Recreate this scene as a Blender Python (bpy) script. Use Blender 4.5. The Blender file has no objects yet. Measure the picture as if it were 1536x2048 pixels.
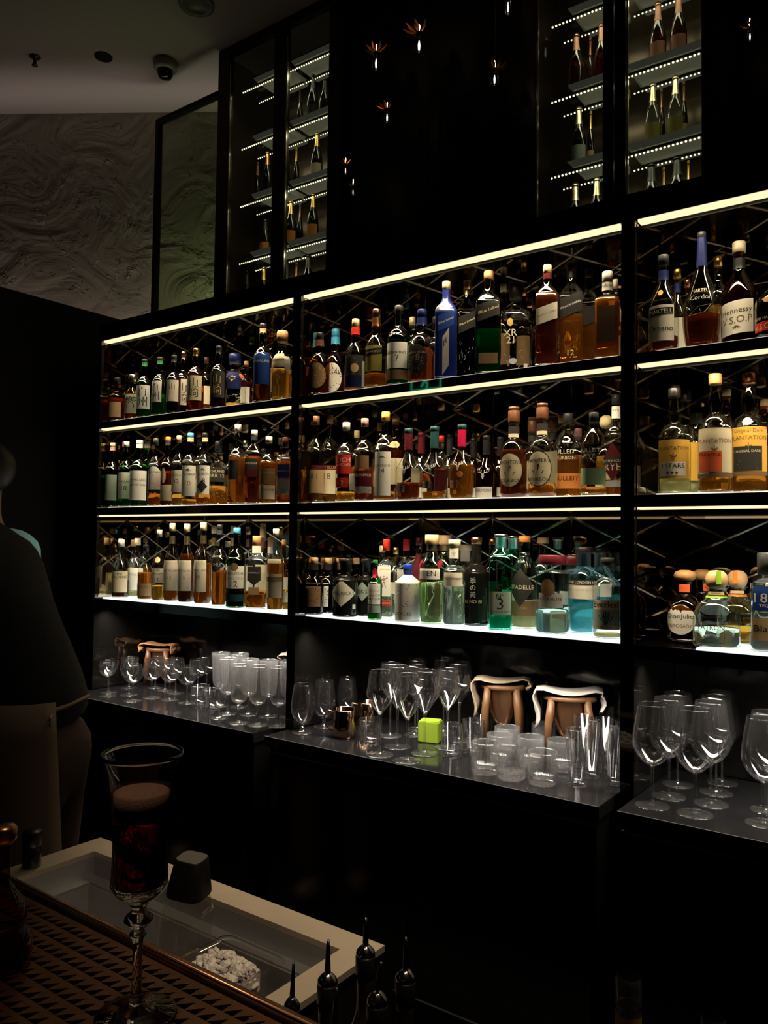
import bpy, bmesh, math, random
from mathutils import Vector, Matrix
random.seed(7)
PI = math.pi
sc = bpy.context.scene
COL = sc.collection
# ------------------------------------------------------------------ camera, exposure, world, lights
CZ = 1.55                                   # eye height above the floor
YAW, PITCH, ROLL, FPX = math.radians(35.873), math.radians(2.2213), math.radians(0.804), 1589.16
_cy, _sy = math.cos(YAW), math.sin(YAW)
_r0, _f0, _u0 = Vector((_cy, _sy, 0)), Vector((-_sy, _cy, 0)), Vector((0, 0, 1))
CF = _f0 * math.cos(PITCH) + _u0 * math.sin(PITCH)
_u = _u0 * math.cos(PITCH) - _f0 * math.sin(PITCH)
CR = _r0 * math.cos(ROLL) + _u * math.sin(ROLL)
CU = _u * math.cos(ROLL) - _r0 * math.sin(ROLL)
cam = bpy.data.cameras.new('camera')
cam.sensor_fit = 'VERTICAL'; cam.sensor_height = 36.0; cam.lens = 36.0 * FPX / 2048.0
cam.clip_start = 0.02; cam.clip_end = 60
camo = bpy.data.objects.new('camera', cam); COL.objects.link(camo)
M = Matrix((CR, CU, -CF)).transposed().to_4x4(); M.translation = Vector((0, 0, CZ))
camo.matrix_world = M
sc.camera = camo
vs = sc.view_settings
sc.display_settings.display_device = 'sRGB'
vs.view_transform = 'Standard'; vs.look = 'None'; vs.gamma = 1.0; vs.use_curve_mapping = False
vs.exposure = 0.0
w = bpy.data.worlds.new('world'); sc.world = w; w.use_nodes = True
w.node_tree.nodes['Background'].inputs[0].default_value = (0.9, 0.8, 0.7, 1)
w.node_tree.nodes['Background'].inputs[1].default_value = 0.0006
cy = sc.cycles
cy.max_bounces = 14; cy.diffuse_bounces = 2; cy.glossy_bounces = 5; cy.transmission_bounces = 12; cy.transparent_max_bounces = 24
cy.caustics_reflective = False; cy.caustics_refractive = False; cy.sample_clamp_indirect = 4.0
cy.use_adaptive_sampling = True; cy.adaptive_threshold = 0.02; cy.use_denoising = True
LED_S, PANEL_S, CAB_S, COUNTER_S = 1.25, 1.7, 4.0, 1.2      # strengths of the diffusers of the light strips the place has
STRIP_W, COUNTER_W = 5.4, 9.0                               # watts of each strip's lamp


def area(name, loc, rot, size, power, color, spread=None):
    l = bpy.data.lights.new(name, 'AREA'); l.shape = 'RECTANGLE'; l.size, l.size_y = size
    l.energy = power; l.color = color
    if spread: l.spread = spread
    o = bpy.data.objects.new(name, l); o.location = loc; o.rotation_euler = rot; COL.objects.link(o); return o


def spot(name, loc, target, power, color, angle, blend=0.6, r=0.04):
    l = bpy.data.lights.new(name, 'SPOT'); l.energy = power; l.color = color; l.spot_size = math.radians(angle); l.spot_blend = blend; l.shadow_soft_size = r
    o = bpy.data.objects.new(name, l); o.location = loc
    o.rotation_euler = (Vector(target) - Vector(loc)).to_track_quat('-Z', 'Y').to_euler(); COL.objects.link(o); return o


# cove light behind the partition washing up the plaster wall, and behind the glass screen
area('cove_light', (-4.87, 3.12, CZ + 1.22), (0, math.radians(180), math.radians(33.4)), (2.6, 0.06), 2.2, (1.0, 0.80, 0.66), math.radians(140))
area('cove_beam', (-4.84, 3.07, CZ + 1.22), (0, math.radians(180), math.radians(33.4)), (2.8, 0.06), .85, (1.0, 0.84, 0.78), math.radians(26))
area('screen_uplight', (-3.95, 3.72, CZ + 1.30), (0, math.radians(180), math.radians(33.4)), (0.6, 0.06), 2.0, (0.85, 1.0, 0.50), math.radians(150))
spot('bar_downlight', (-0.05, 0.95, CZ + 1.6), (-0.95, 1.15, CZ - 0.75), 120.0, (1.0, 0.76, 0.50), 32, 0.8)
spot('tray_downlight', (-0.45, 0.15, CZ + 1.7), (-0.55, 0.42, CZ - 0.4), 38, (1.0, 0.70, 0.45), 26, 0.9)
spot('rail_fill_light', (0.25, 0.95, CZ + 1.6), (-0.10, 0.74, CZ - 0.55), 30, (1.0, 0.84, 0.62), 26, 0.9)  # added fill light without a fitting, brightens the bottle necks in the rail
spot('aisle_fill_light', (-1.6, 1.0, CZ + 1.7), (-2.25, 1.25, CZ - 0.4), 8, (1.0, 0.85, 0.70), 34, 0.9)  # added fill light without a fitting, brightens the people in the aisle


# ------------------------------------------------------------------ measuring: pixel of the 1536x2048 photograph -> point in the room
def ray(x, y): return CF + CR * ((x - 768) / FPX) - CU * ((y - 1024) / FPX)
def atY(x, y, Y):
    d = ray(x, y); return d * (Y / d.y)
def atZ(x, y, Z):
    d = ray(x, y); return d * (Z / d.z)
def ppm(p): return FPX / (p.dot(CF))            # pixels per metre at a point (camera-relative)
def W(p): return Vector((p[0], p[1], p[2] + CZ))


# ------------------------------------------------------------------ materials
MATS = {}
def nodes_of(name):
    m = bpy.data.materials.new(name); m.use_nodes = True; nt = m.node_tree; nt.nodes.clear()
    out = nt.nodes.new('ShaderNodeOutputMaterial'); return m, nt, out
def pbr(name, c, rough=0.5, metal=0.0, spec=0.5, coat=0.0, bump=None, var=None):
    if name in MATS: return MATS[name]
    m, nt, out = nodes_of(name); b = nt.nodes.new('ShaderNodeBsdfPrincipled')
    b.inputs['Base Color'].default_value = (*c, 1); b.inputs['Roughness'].default_value = rough; b.inputs['Metallic'].default_value = metal
    b.inputs['Specular IOR Level'].default_value = spec; b.inputs['Coat Weight'].default_value = coat; b.inputs['Coat Roughness'].default_value = 0.03
    tc = nt.nodes.new('ShaderNodeTexCoord')
    if bump:
        n = nt.nodes.new('ShaderNodeTexNoise'); n.inputs['Scale'].default_value = bump[0]; n.inputs['Detail'].default_value = 6
        nt.links.new(tc.outputs['Object'], n.inputs['Vector'])
        bp = nt.nodes.new('ShaderNodeBump'); bp.inputs['Strength'].default_value = bump[1]; bp.inputs['Distance'].default_value = bump[2]
        nt.links.new(n.outputs[0], bp.inputs['Height']); nt.links.new(bp.outputs[0], b.inputs['Normal'])
    if var:
        n = nt.nodes.new('ShaderNodeTexNoise'); n.inputs['Scale'].default_value = var[0]; n.inputs['Detail'].default_value = 5
        nt.links.new(tc.outputs['Object'], n.inputs['Vector'])
        r = nt.nodes.new('ShaderNodeMix'); r.data_type = 'RGBA'; r.inputs[6].default_value = (*c, 1); r.inputs[7].default_value = (*var[1], 1)
        nt.links.new(n.outputs[0], r.inputs[0]); nt.links.new(r.outputs[2], b.inputs['Base Color'])
    nt.links.new(b.outputs[0], out.inputs[0]); MATS[name] = m; return m
def emit(name, c, s):
    if name in MATS: return MATS[name]
    m, nt, out = nodes_of(name); e = nt.nodes.new('ShaderNodeEmission'); e.inputs[0].default_value = (*c, 1); e.inputs[1].default_value = s
    nt.links.new(e.outputs[0], out.inputs[0]); MATS[name] = m; return m
def thin_glass(name, c, ior=1.5, rough=0.0, diffuse=0.0):
    """a thin glass wall: tinted see-through plus mirror reflection by Fresnel"""
    if name in MATS: return MATS[name]
    m, nt, out = nodes_of(name); N = nt.nodes.new
    t = N('ShaderNodeBsdfTransparent'); t.inputs[0].default_value = (*c, 1)
    g = N('ShaderNodeBsdfGlossy'); g.inputs['Roughness'].default_value = rough
    g.inputs[0].default_value = (1, 1, 1, 1)
    fr = N('ShaderNodeFresnel'); ge = N('ShaderNodeNewGeometry')      # the same reflectance from either side of the thin wall
    mr = N('ShaderNodeMapRange'); mr.inputs[3].default_value = ior; mr.inputs[4].default_value = 1.0 / ior
    nt.links.new(ge.outputs['Backfacing'], mr.inputs[0]); nt.links.new(mr.outputs[0], fr.inputs[0])
    mx = N('ShaderNodeMixShader'); nt.links.new(fr.outputs[0], mx.inputs[0])
    last = t
    if diffuse:
        d = N('ShaderNodeBsdfDiffuse'); d.inputs[0].default_value = (*c, 1)
        m2 = N('ShaderNodeMixShader'); m2.inputs[0].default_value = diffuse
        nt.links.new(t.outputs[0], m2.inputs[1]); nt.links.new(d.outputs[0], m2.inputs[2]); last = m2
    nt.links.new(last.outputs[0], mx.inputs[1]); nt.links.new(g.outputs[0], mx.inputs[2])
    nt.links.new(mx.outputs[0], out.inputs[0]); MATS[name] = m; return m
def liquid(name, c, dens=0.4):
    """spirit: clear refraction with some scattering of its own colour"""
    if name in MATS: return MATS[name]
    m, nt, out = nodes_of(name); N = nt.nodes.new
    r = N('ShaderNodeBsdfRefraction'); r.inputs[0].default_value = (*[v ** 0.5 for v in c], 1); r.inputs['IOR'].default_value = 1.34; r.inputs['Roughness'].default_value = 0.02
    d = N('ShaderNodeBsdfDiffuse'); d.inputs[0].default_value = (*c, 1)
    tl = N('ShaderNodeBsdfTranslucent'); tl.inputs[0].default_value = (*c, 1)
    a = N('ShaderNodeMixShader'); a.inputs[0].default_value = 0.55
    nt.links.new(d.outputs[0], a.inputs[1]); nt.links.new(tl.outputs[0], a.inputs[2])
    b = N('ShaderNodeMixShader'); b.inputs[0].default_value = dens
    nt.links.new(r.outputs[0], b.inputs[1]); nt.links.new(a.outputs[0], b.inputs[2])
    nt.links.new(b.outputs[0], out.inputs[0]); MATS[name] = m; return m
def real_glass(name, c=(1, 1, 1), ior=1.47, cut=0.0, scale=60.0):
    if name in MATS: return MATS[name]
    m, nt, out = nodes_of(name); N = nt.nodes.new
    g = N('ShaderNodeBsdfGlass'); g.inputs[0].default_value = (*c, 1); g.inputs['IOR'].default_value = ior; g.inputs['Roughness'].default_value = 0.0
    nt.links.new(g.outputs[0], out.inputs[0]); MATS[name] = m; return m

BLACK = pbr('black_lacquer', (0.002, 0.0018, 0.0016), 0.12, 0, 0.6)
FASCIA = pbr('black_gloss_edge', (0.005, 0.0045, 0.004), 0.02, 0, 0.8, 0.6)
MIRROR = pbr('bronze_mirror', (0.30, 0.25, 0.19), 0.03, 1.0)
SIDEMIR = pbr('bronze_side_mirror', (0.42, 0.33, 0.22), 0.03, 1.0)
CEILMIR = pbr('smoked_mirror_underside', (0.22, 0.17, 0.12), 0.05, 1.0)
LATTICE = pbr('bevelled_lattice', (0.20, 0.18, 0.15), 0.10, 1.0)
WARM = (1.0, 0.78, 0.42)
LED = emit('led_strip_warm', (1.0, 0.80, 0.46), LED_S)
LEDN = emit('counter_led_strip', (1.0, 0.92, 0.82), COUNTER_S)
PANEL = emit('lit_acrylic_shelf', (0.90, 1.0, 0.96), PANEL_S)
PANELW = emit('dim_lit_acrylic_shelf', (1.0, 0.88, 0.66), 1.3)
DOTS = emit('led_dots', (1.0, 0.86, 0.56), CAB_S)
STONE = pbr('black_speckled_granite', (0.003, 0.003, 0.0035), 0.08, 0, 0.6, 0, None, (420, (0.013, 0.013, 0.014)))
MATT = pbr('matt_black', (0.002, 0.002, 0.002), 0.6, 0, 0.2)
CABW = pbr('dark_brown_metal', (0.022, 0.013, 0.008), 0.35, 0.3, 0.5)
CHROME = pbr('polished_steel', (0.6, 0.58, 0.55), 0.12, 1.0)
STEEL = pbr('brushed_steel', (0.66, 0.58, 0.50), 0.40, 0.75, 0.5, 0, (35, 0.25, 0.002), (9, (0.82, 0.68, 0.52)))
STEELD = pbr('brushed_steel_inside', (0.50, 0.50, 0.52), 0.42, 0.8)
COPPER = pbr('copper', (0.46, 0.24, 0.13), 0.30, 1.0)
COPPERM = pbr('copper_mug', (0.55, 0.34, 0.22), 0.10, 1.0)


# ------------------------------------------------------------------ object helpers
def obj(name, bm, m=None, parent=None, smooth=False, loc=None):
    me = bpy.data.meshes.new(name); bm.to_mesh(me); bm.free()
    if smooth:
        me.polygons.foreach_set('use_smooth', [True] * len(me.polygons))
    if m is not None:
        for k in (m if isinstance(m, (list, tuple)) else [m]): me.materials.append(k)
    o = bpy.data.objects.new(name, me); COL.objects.link(o)
    if parent is not None: o.parent = parent
    if loc is not None: o.location = loc
    return o
def thing(name, label, cat, loc=(0, 0, 0), rz=0.0, group=None):
    o = bpy.data.objects.new(name, None); COL.objects.link(o); o.empty_display_size = 0.02
    o.location = loc; o.rotation_euler = (0, 0, rz); tag(o, label, cat, group); return o
LABELS = {}
def tag(o, label, cat, group=None):
    n = len(label.split())
    if not 4 <= n <= 16: print('LABELLEN', n, label)
    if label in LABELS and not group: print('DUP', label)
    if label in LABELS: print('DUPG', label)
    LABELS[label] = 1
    o['label'] = label; o['category'] = cat
    if group: o['group'] = group
    return o
def struct(name, bm, m): 
    o = obj(name, bm, m); o['kind'] = 'structure'; return o
def box(bm, x0, x1, y0, y1, z0, z1, mi=0):
    v = [bm.verts.new((x, y, z)) for z in (z0, z1) for y in (y0, y1) for x in (x0, x1)]
    for f in ((0, 2, 3, 1), (4, 5, 7, 6), (0, 1, 5, 4), (2, 6, 7, 3), (0, 4, 6, 2), (1, 3, 7, 5)):
        q = bm.faces.new([v[i] for i in f]); q.material_index = mi
    return v
def bx(x0, x1, y0, y1, z0, z1, bev=0.0):
    bm = bmesh.new(); box(bm, x0, x1, y0, y1, z0 + CZ, z1 + CZ)
    if bev: bmesh.ops.bevel(bm, geom=bm.edges[:], offset=bev, segments=2, affect='EDGES')
    return bm
def tube(bm, pts, r, n=8, closed=False):
    pts = [Vector(p) for p in pts]; rings = []
    for i, p in enumerate(pts):
        a = pts[i - 1] if i else (pts[-1] if closed else pts[0]); b = pts[i + 1] if i < len(pts) - 1 else (pts[0] if closed else pts[-1])
        t = (b - a).normalized(); s = t.cross(Vector((0, 0, 1)))
        if s.length < 1e-3: s = t.cross(Vector((1, 0, 0)))
        s.normalize(); q = t.cross(s); rr = r[i] if isinstance(r, (list, tuple)) else r
        rings.append([bm.verts.new(p + (s * math.cos(2 * PI * k / n) + q * math.sin(2 * PI * k / n)) * rr) for k in range(n)])
    m = len(rings)
    for i in range(m if closed else m - 1):
        A, B = rings[i], rings[(i + 1) % m]
        for k in range(n): bm.faces.new((A[k], A[(k + 1) % n], B[(k + 1) % n], B[k]))
    if not closed:
        bm.faces.new(rings[0][::-1]); bm.faces.new(rings[-1])
def se(a, n):
    if n <= 2: return 1.0
    return (abs(math.cos(a)) ** n + abs(math.sin(a)) ** n) ** (-1.0 / n)
def lathe(bm, prof, n=28, sq=None, rib=None, close_top=True, close_bottom=True, mi=0):
    """prof: [(r, z)]; sq: function(z) -> superellipse exponent; rib: (count, depth, z0, z1)"""
    rings = []
    for r, z in prof:
        if r < 1e-6: rings.append([bm.verts.new((0, 0, z))]); continue
        e = sq(z) if sq else 2; ring = []
        for k in range(n):
            a = 2 * PI * k / n; q = r * se(a, e)
            if rib and rib[2] <= z <= rib[3]: q *= 1 - rib[1] * (0.5 + 0.5 * math.cos(a * rib[0]))
            ring.append(bm.verts.new((q * math.cos(a), q * math.sin(a), z)))
        rings.append(ring)
    for A, B in zip(rings, rings[1:]):
        for k in range(n):
            a0, a1 = A[k % len(A)], A[(k + 1) % len(A)]; b0, b1 = B[k % len(B)], B[(k + 1) % len(B)]
            vs_ = []
            for v in (a0, a1, b1, b0):
                if v not in vs_: vs_.append(v)
            if len(vs_) > 2: bm.faces.new(vs_).material_index = mi
    if close_bottom and len(rings[0]) > 2: bm.faces.new(rings[0][::-1]).material_index = mi
    if close_top and len(rings[-1]) > 2: bm.faces.new(rings[-1]).material_index = mi
def smoothp(pts, k=4):
    """Catmull-Rom through profile points (a point repeated keeps a corner)"""
    out = []
    for i in range(len(pts) - 1):
        p0, p1, p2, p3 = pts[max(i - 1, 0)], pts[i], pts[i + 1], pts[min(i + 2, len(pts) - 1)]
        if p1 == p2: continue
        if p0 == p1: p0 = p1
        for j in range(k):
            t = j / k
            f = lambda a, b, c, d: 0.5 * ((2 * b) + (-a + c) * t + (2 * a - 5 * b + 4 * c - d) * t * t + (-a + 3 * b - 3 * c + d) * t ** 3)
            lo, hi = min(p1[1], p2[1]), max(p1[1], p2[1]); out.append((max(f(p0[0], p1[0], p2[0], p3[0]), 0.0), min(max(f(p0[1], p1[1], p2[1], p3[1]), lo), hi)))
    out.append(pts[-1]); return out
# ------------------------------------------------------------------ the room
D = 2.10                                     # front plane of the back bar shelving
Y1 = 2.46
CEIL = 3.05
P0, P1 = atZ(0, 228, CEIL), atZ(310, 225, CEIL)
wd = (P1 - P0).normalized(); wn = Vector((-wd.y, wd.x, 0))
def plaster():
    m, nt, out = nodes_of('rough_plaster'); N = nt.nodes.new
    b = N('ShaderNodeBsdfPrincipled'); b.inputs['Roughness'].default_value = 0.75; b.inputs['Base Color'].default_value = (0.34, 0.30, 0.25, 1)
    tc = N('ShaderNodeTexCoord'); mp = N('ShaderNodeMapping'); mp.inputs['Rotation'].default_value = (0.3, 0.5, 0.4); mp.inputs['Scale'].default_value = (1, 1, 1.25)
    nt.links.new(tc.outputs['Object'], mp.inputs[0])
    n1 = N('ShaderNodeTexNoise'); n1.inputs['Scale'].default_value = 2.2; n1.inputs['Detail'].default_value = 7; n1.inputs['Distortion'].default_value = 1.2
    v = N('ShaderNodeTexVoronoi'); v.inputs['Scale'].default_value = 7; v.feature = 'DISTANCE_TO_EDGE'
    n2 = N('ShaderNodeTexNoise'); n2.inputs['Scale'].default_value = 9; n2.inputs['Detail'].default_value = 5; n2.inputs['Distortion'].default_value = 1.1
    nt.links.new(mp.outputs[0], n1.inputs['Vector']); nt.links.new(mp.outputs[0], n2.inputs['Vector'])
    mixv = N('ShaderNodeMix'); mixv.data_type = 'VECTOR'; mixv.inputs[0].default_value = 0.22
    nt.links.new(mp.outputs[0], mixv.inputs[4]); nt.links.new(n2.outputs[1], mixv.inputs[5]); nt.links.new(mixv.outputs[1], v.inputs['Vector'])
    r = N('ShaderNodeValToRGB'); r.color_ramp.elements[0].position = 0.60; r.color_ramp.elements[1].position = 0.635
    nt.links.new(n2.outputs[0], r.inputs[0])
    mk = N('ShaderNodeValToRGB'); mk.color_ramp.elements[0].position = 0.44; mk.color_ramp.elements[1].position = 0.62
    nt.links.new(n1.outputs[0], mk.inputs[0])
    mu = N('ShaderNodeMath'); mu.operation = 'MULTIPLY'; nt.links.new(r.outputs[0], mu.inputs[0]); nt.links.new(mk.outputs[0], mu.inputs[1])
    ad = N('ShaderNodeMath'); ad.operation = 'ADD'; nt.links.new(mu.outputs[0], ad.inputs[0]); nt.links.new(n1.outputs[0], ad.inputs[1])
    bp = N('ShaderNodeBump'); bp.inputs['Strength'].default_value = 0.85; bp.inputs['Distance'].default_value = 0.055
    nt.links.new(ad.outputs[0], bp.inputs['Height']); nt.links.new(bp.outputs[0], b.inputs['Normal'])
    nt.links.new(b.outputs[0], out.inputs[0]); return m
def slab(name, a, b, z0, z1, th, m):
    bm = bmesh.new(); n = Vector((-(b - a).y, (b - a).x, 0)).normalized() * th
    q = [a, b, b + n, a + n]; lo = [bm.verts.new((p.x, p.y, z0 + CZ)) for p in q]; hi = [bm.verts.new((p.x, p.y, z1 + CZ)) for p in q]
    bm.faces.new(lo[::-1]); bm.faces.new(hi)
    for i in range(4): bm.faces.new((lo[i], lo[(i + 1) % 4], hi[(i + 1) % 4], hi[i]))
    return struct(name, bm, m)
slab('wall_back', P0 - wd * 2.2, P0 + wd * 2.6, -CZ, CEIL, 0.12, plaster())
struct('ceiling', bx(-8.0, 2.5, -2.5, 6.5, CEIL, CEIL + 0.1), pbr('ceiling_paint', (0.30, 0.26, 0.25), 0.8))
struct('floor', bx(-8.0, 2.5, -2.5, 6.5, -CZ - 0.1, -CZ), pbr('dark_floor', (0.004, 0.004, 0.004), 0.5))
dA = ray(265, 640); dA = dA * (-3.38 / dA.x); dB = ray(0, 580); dB = dB * (-3.38 / dB.x)
struct('wall_left', bx(-3.50, -3.38, 1.70, 3.1, -CZ, (dA.z + dB.z) / 2), MATT)
struct('wall_behind', bx(-3.38, 1.2, 2.47, 2.53, -CZ, 0.925), MATT)
struct('trim_1', bx(-3.1, 0.62, 2.10, 3.66, 0.926, 0.955), MATT)                   # deck over the shelving that carries the tall cabinets

BAYS = ((-3.075, -1.934), (-1.892, -0.735), (-0.694, 0.46))
BN = ('left', 'middle', 'right')
ZT, ZM, ZB = 0.520, 0.140, -0.256
LZ = (0.873, 0.481, 0.098)
def bay(i):
    x0, x1 = BAYS[i]; nm = ('tall black bar shelving with bronze mirror back, full of whisky, left end of the wall',
        'tall black bar shelving of malts, bourbons and gins between the two shiny black posts',
        'tall black bar shelving of cognac, rum and tequila, cut by the right frame edge')[i]
    t = thing('bar_shelving', nm, 'shelving', ((x0 + x1) / 2, D, CZ - 0.66), 0, 'shelving bays of the back bar')
    ox, oy, oz = t.location
    def part(name, bm, m, smooth=False):
        bmesh.ops.translate(bm, verts=bm.verts[:], vec=(-ox, -oy, -oz)); return obj(name, bm, m, t, smooth)
    e = 0.0205
    part('side_panel', bx(x0 - e, x0 - 0.002, D - 0.004, Y1 + 0.006, -0.657, 0.925), FASCIA)
    part('side_panel', bx(x1 + 0.002, x1 + e, D - 0.004, Y1 + 0.006, -0.657, 0.925), FASCIA)
    for x in (x0 - 0.002, x1): part('side_mirror', bx(x, x + 0.002, D + 0.012, Y1, -0.256, 0.872), SIDEMIR)
    part('top_board', bx(x0, x1, D, Y1, 0.880, 0.925), FASCIA)
    for z, b in ((ZT, 0.487), (ZM, 0.104), (ZB, -0.297)):
        s = part('shelf', bx(x0, x1, D, Y1, b, z - 0.004), FASCIA)
        part('lit_panel', bx(x0 + ((0.15 if i == 2 else 0.03) if z == ZB else 0.05), x1 - 0.012, D + 0.014, Y1 - 0.01, z - 0.004, z), PANEL if z == ZB else PANELW)
    for z in (0.880, 0.487, 0.104): part('mirrored_underside', bx(x0 + 0.002, x1 - 0.002, D + 0.040, Y1, z - 0.003, z), CEILMIR)
    part('back_mirror', bx(x0, x1, Y1 + 0.001, Y1 + 0.006, -0.297, 0.925), MIRROR)
    part('back_panel', bx(x0, x1, Y1 - 0.004, Y1 + 0.006, -0.657, -0.297), BLACK)
    bm = bmesh.new(); pw = (x1 - x0) / 4; ph = 0.135; y = Y1 + 0.0006
    def bar(p, q, wd_=0.0045):
        p = Vector((p[0], y, p[1] + CZ)); q = Vector((q[0], y, q[1] + CZ)); d = (q - p).normalized(); s = Vector((d.z, 0, -d.x)) * wd_
        u = Vector((0, -0.0022, 0)); v = [bm.verts.new(k) for k in (p - s, p + u, p + s, q - s, q + u, q + s)]
        bm.faces.new((v[0], v[1], v[4], v[3])); bm.faces.new((v[1], v[2], v[5], v[4]))
    for z0, z1 in ((ZB, 0.104), (ZM, 0.487), (ZT, 0.880)):
        for k in range(4):
            for j in range(6):
                zt = z1 - 0.012 - (j - (0 if z0 == ZB else 0.5)) * ph; zb = zt - ph; xa, xb = x0 + k * pw, x0 + (k + 1) * pw
                for (pa, pb) in (((xa, zt), (xb, zb)), ((xb, zt), (xa, zb))):
                    # clip to the opening
                    a, b = pa, pb
                    def cut(a, b, zc):
                        f = (zc - a[1]) / (b[1] - a[1]); return (a[0] + (b[0] - a[0]) * f, zc)
                    if b[1] >= z1 or a[1] <= z0: continue
                    if a[1] > z1: a = cut(a, b, z1)
                    if b[1] < z0: b = cut(a, b, z0)
                    bar(a, b)
        for k in range(1, 4): bar((x0 + k * pw, z1), (x0 + k * pw, z0), 0.003)
    part('lattice', bm, LATTICE)
    for z in LZ:
        part('led_strip', bx(x0 + 0.004, x1 - 0.004, D + 0.002, D + 0.032, z, z + 0.0068), LED)
        if z > 0.2: part('baffle', bx(x0 + 0.004, x1 - 0.004, D + 0.033, D + 0.036, z - 0.009, z + 0.0068), MATT)  # added lip that keeps the strip's reflection out of the back mirror
        area('strip_lamp', ((x0 + x1) / 2, D + 0.017, z - 0.001 + CZ), (math.radians(14), 0, 0), (x1 - x0 - 0.03, 0.026), STRIP_W, (1.0, 0.80, 0.50), math.radians(115))
    part('led_strip', bx(x0 + 0.01, x1 - 0.01, D + 0.03, D + 0.06, -0.2978, -0.2972), LEDN)
    area('counter_lamp', ((x0 + x1) / 2, D + 0.045, -0.303 + CZ), (math.radians(5), 0, 0), (x1 - x0 - 0.04, 0.045), COUNTER_W, (1.0, 0.90, 0.78), math.radians(120))
for i in range(3): bay(i)

CX = ((-3.09, -1.971), (-1.918, -0.746), (-0.699, 0.5))
for i, (x0, x1) in enumerate(CX):
    t = thing('bar_counter', ('black granite back counter section holding coupes and cut crystal goblets, left end',
        'black granite back counter section holding tumblers, highballs and copper mugs, in the middle',
        'black granite back counter section holding only large wine glasses, right end')[i], 'counter', ((x0 + x1) / 2, 2.2, 0), 0, 'back counter sections')
    def part(name, bm, m):
        bmesh.ops.translate(bm, verts=bm.verts[:], vec=(-(x0 + x1) / 2, -2.2, 0)); return obj(name, bm, m, t)
    part('worktop', bx(x0, x1, 1.978, 2.462, -0.695, -0.66, 0.0015), STONE)
    part('edge_highlight', bx(x0 + 0.001, x1 - 0.001, 1.9765, 1.978, -0.664, -0.6605), pbr('edge_highlight_grey', (0.16, 0.16, 0.17), 0.3))  # lighter strip stands in for the highlight along the worktop edge
    part('cabinet', bx(x0 + 0.012, x1 - 0.012, 1.995, 2.455, -CZ, -0.696), MATT)
    part('edge_trim', bx(x0 + 0.006, x1 - 0.006, 1.988, 1.994, -0.716, -0.710), pbr('satin_trim', (0.30, 0.30, 0.32), 0.25, 1.0))
    for k in range(2):
        xa = x0 + 0.02 + k * (x1 - x0 - 0.04) / 2
        part('door', bx(xa + 0.004, xa + (x1 - x0 - 0.04) / 2 - 0.004, 1.988, 1.994, -1.45, -0.735), BLACK)

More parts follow.
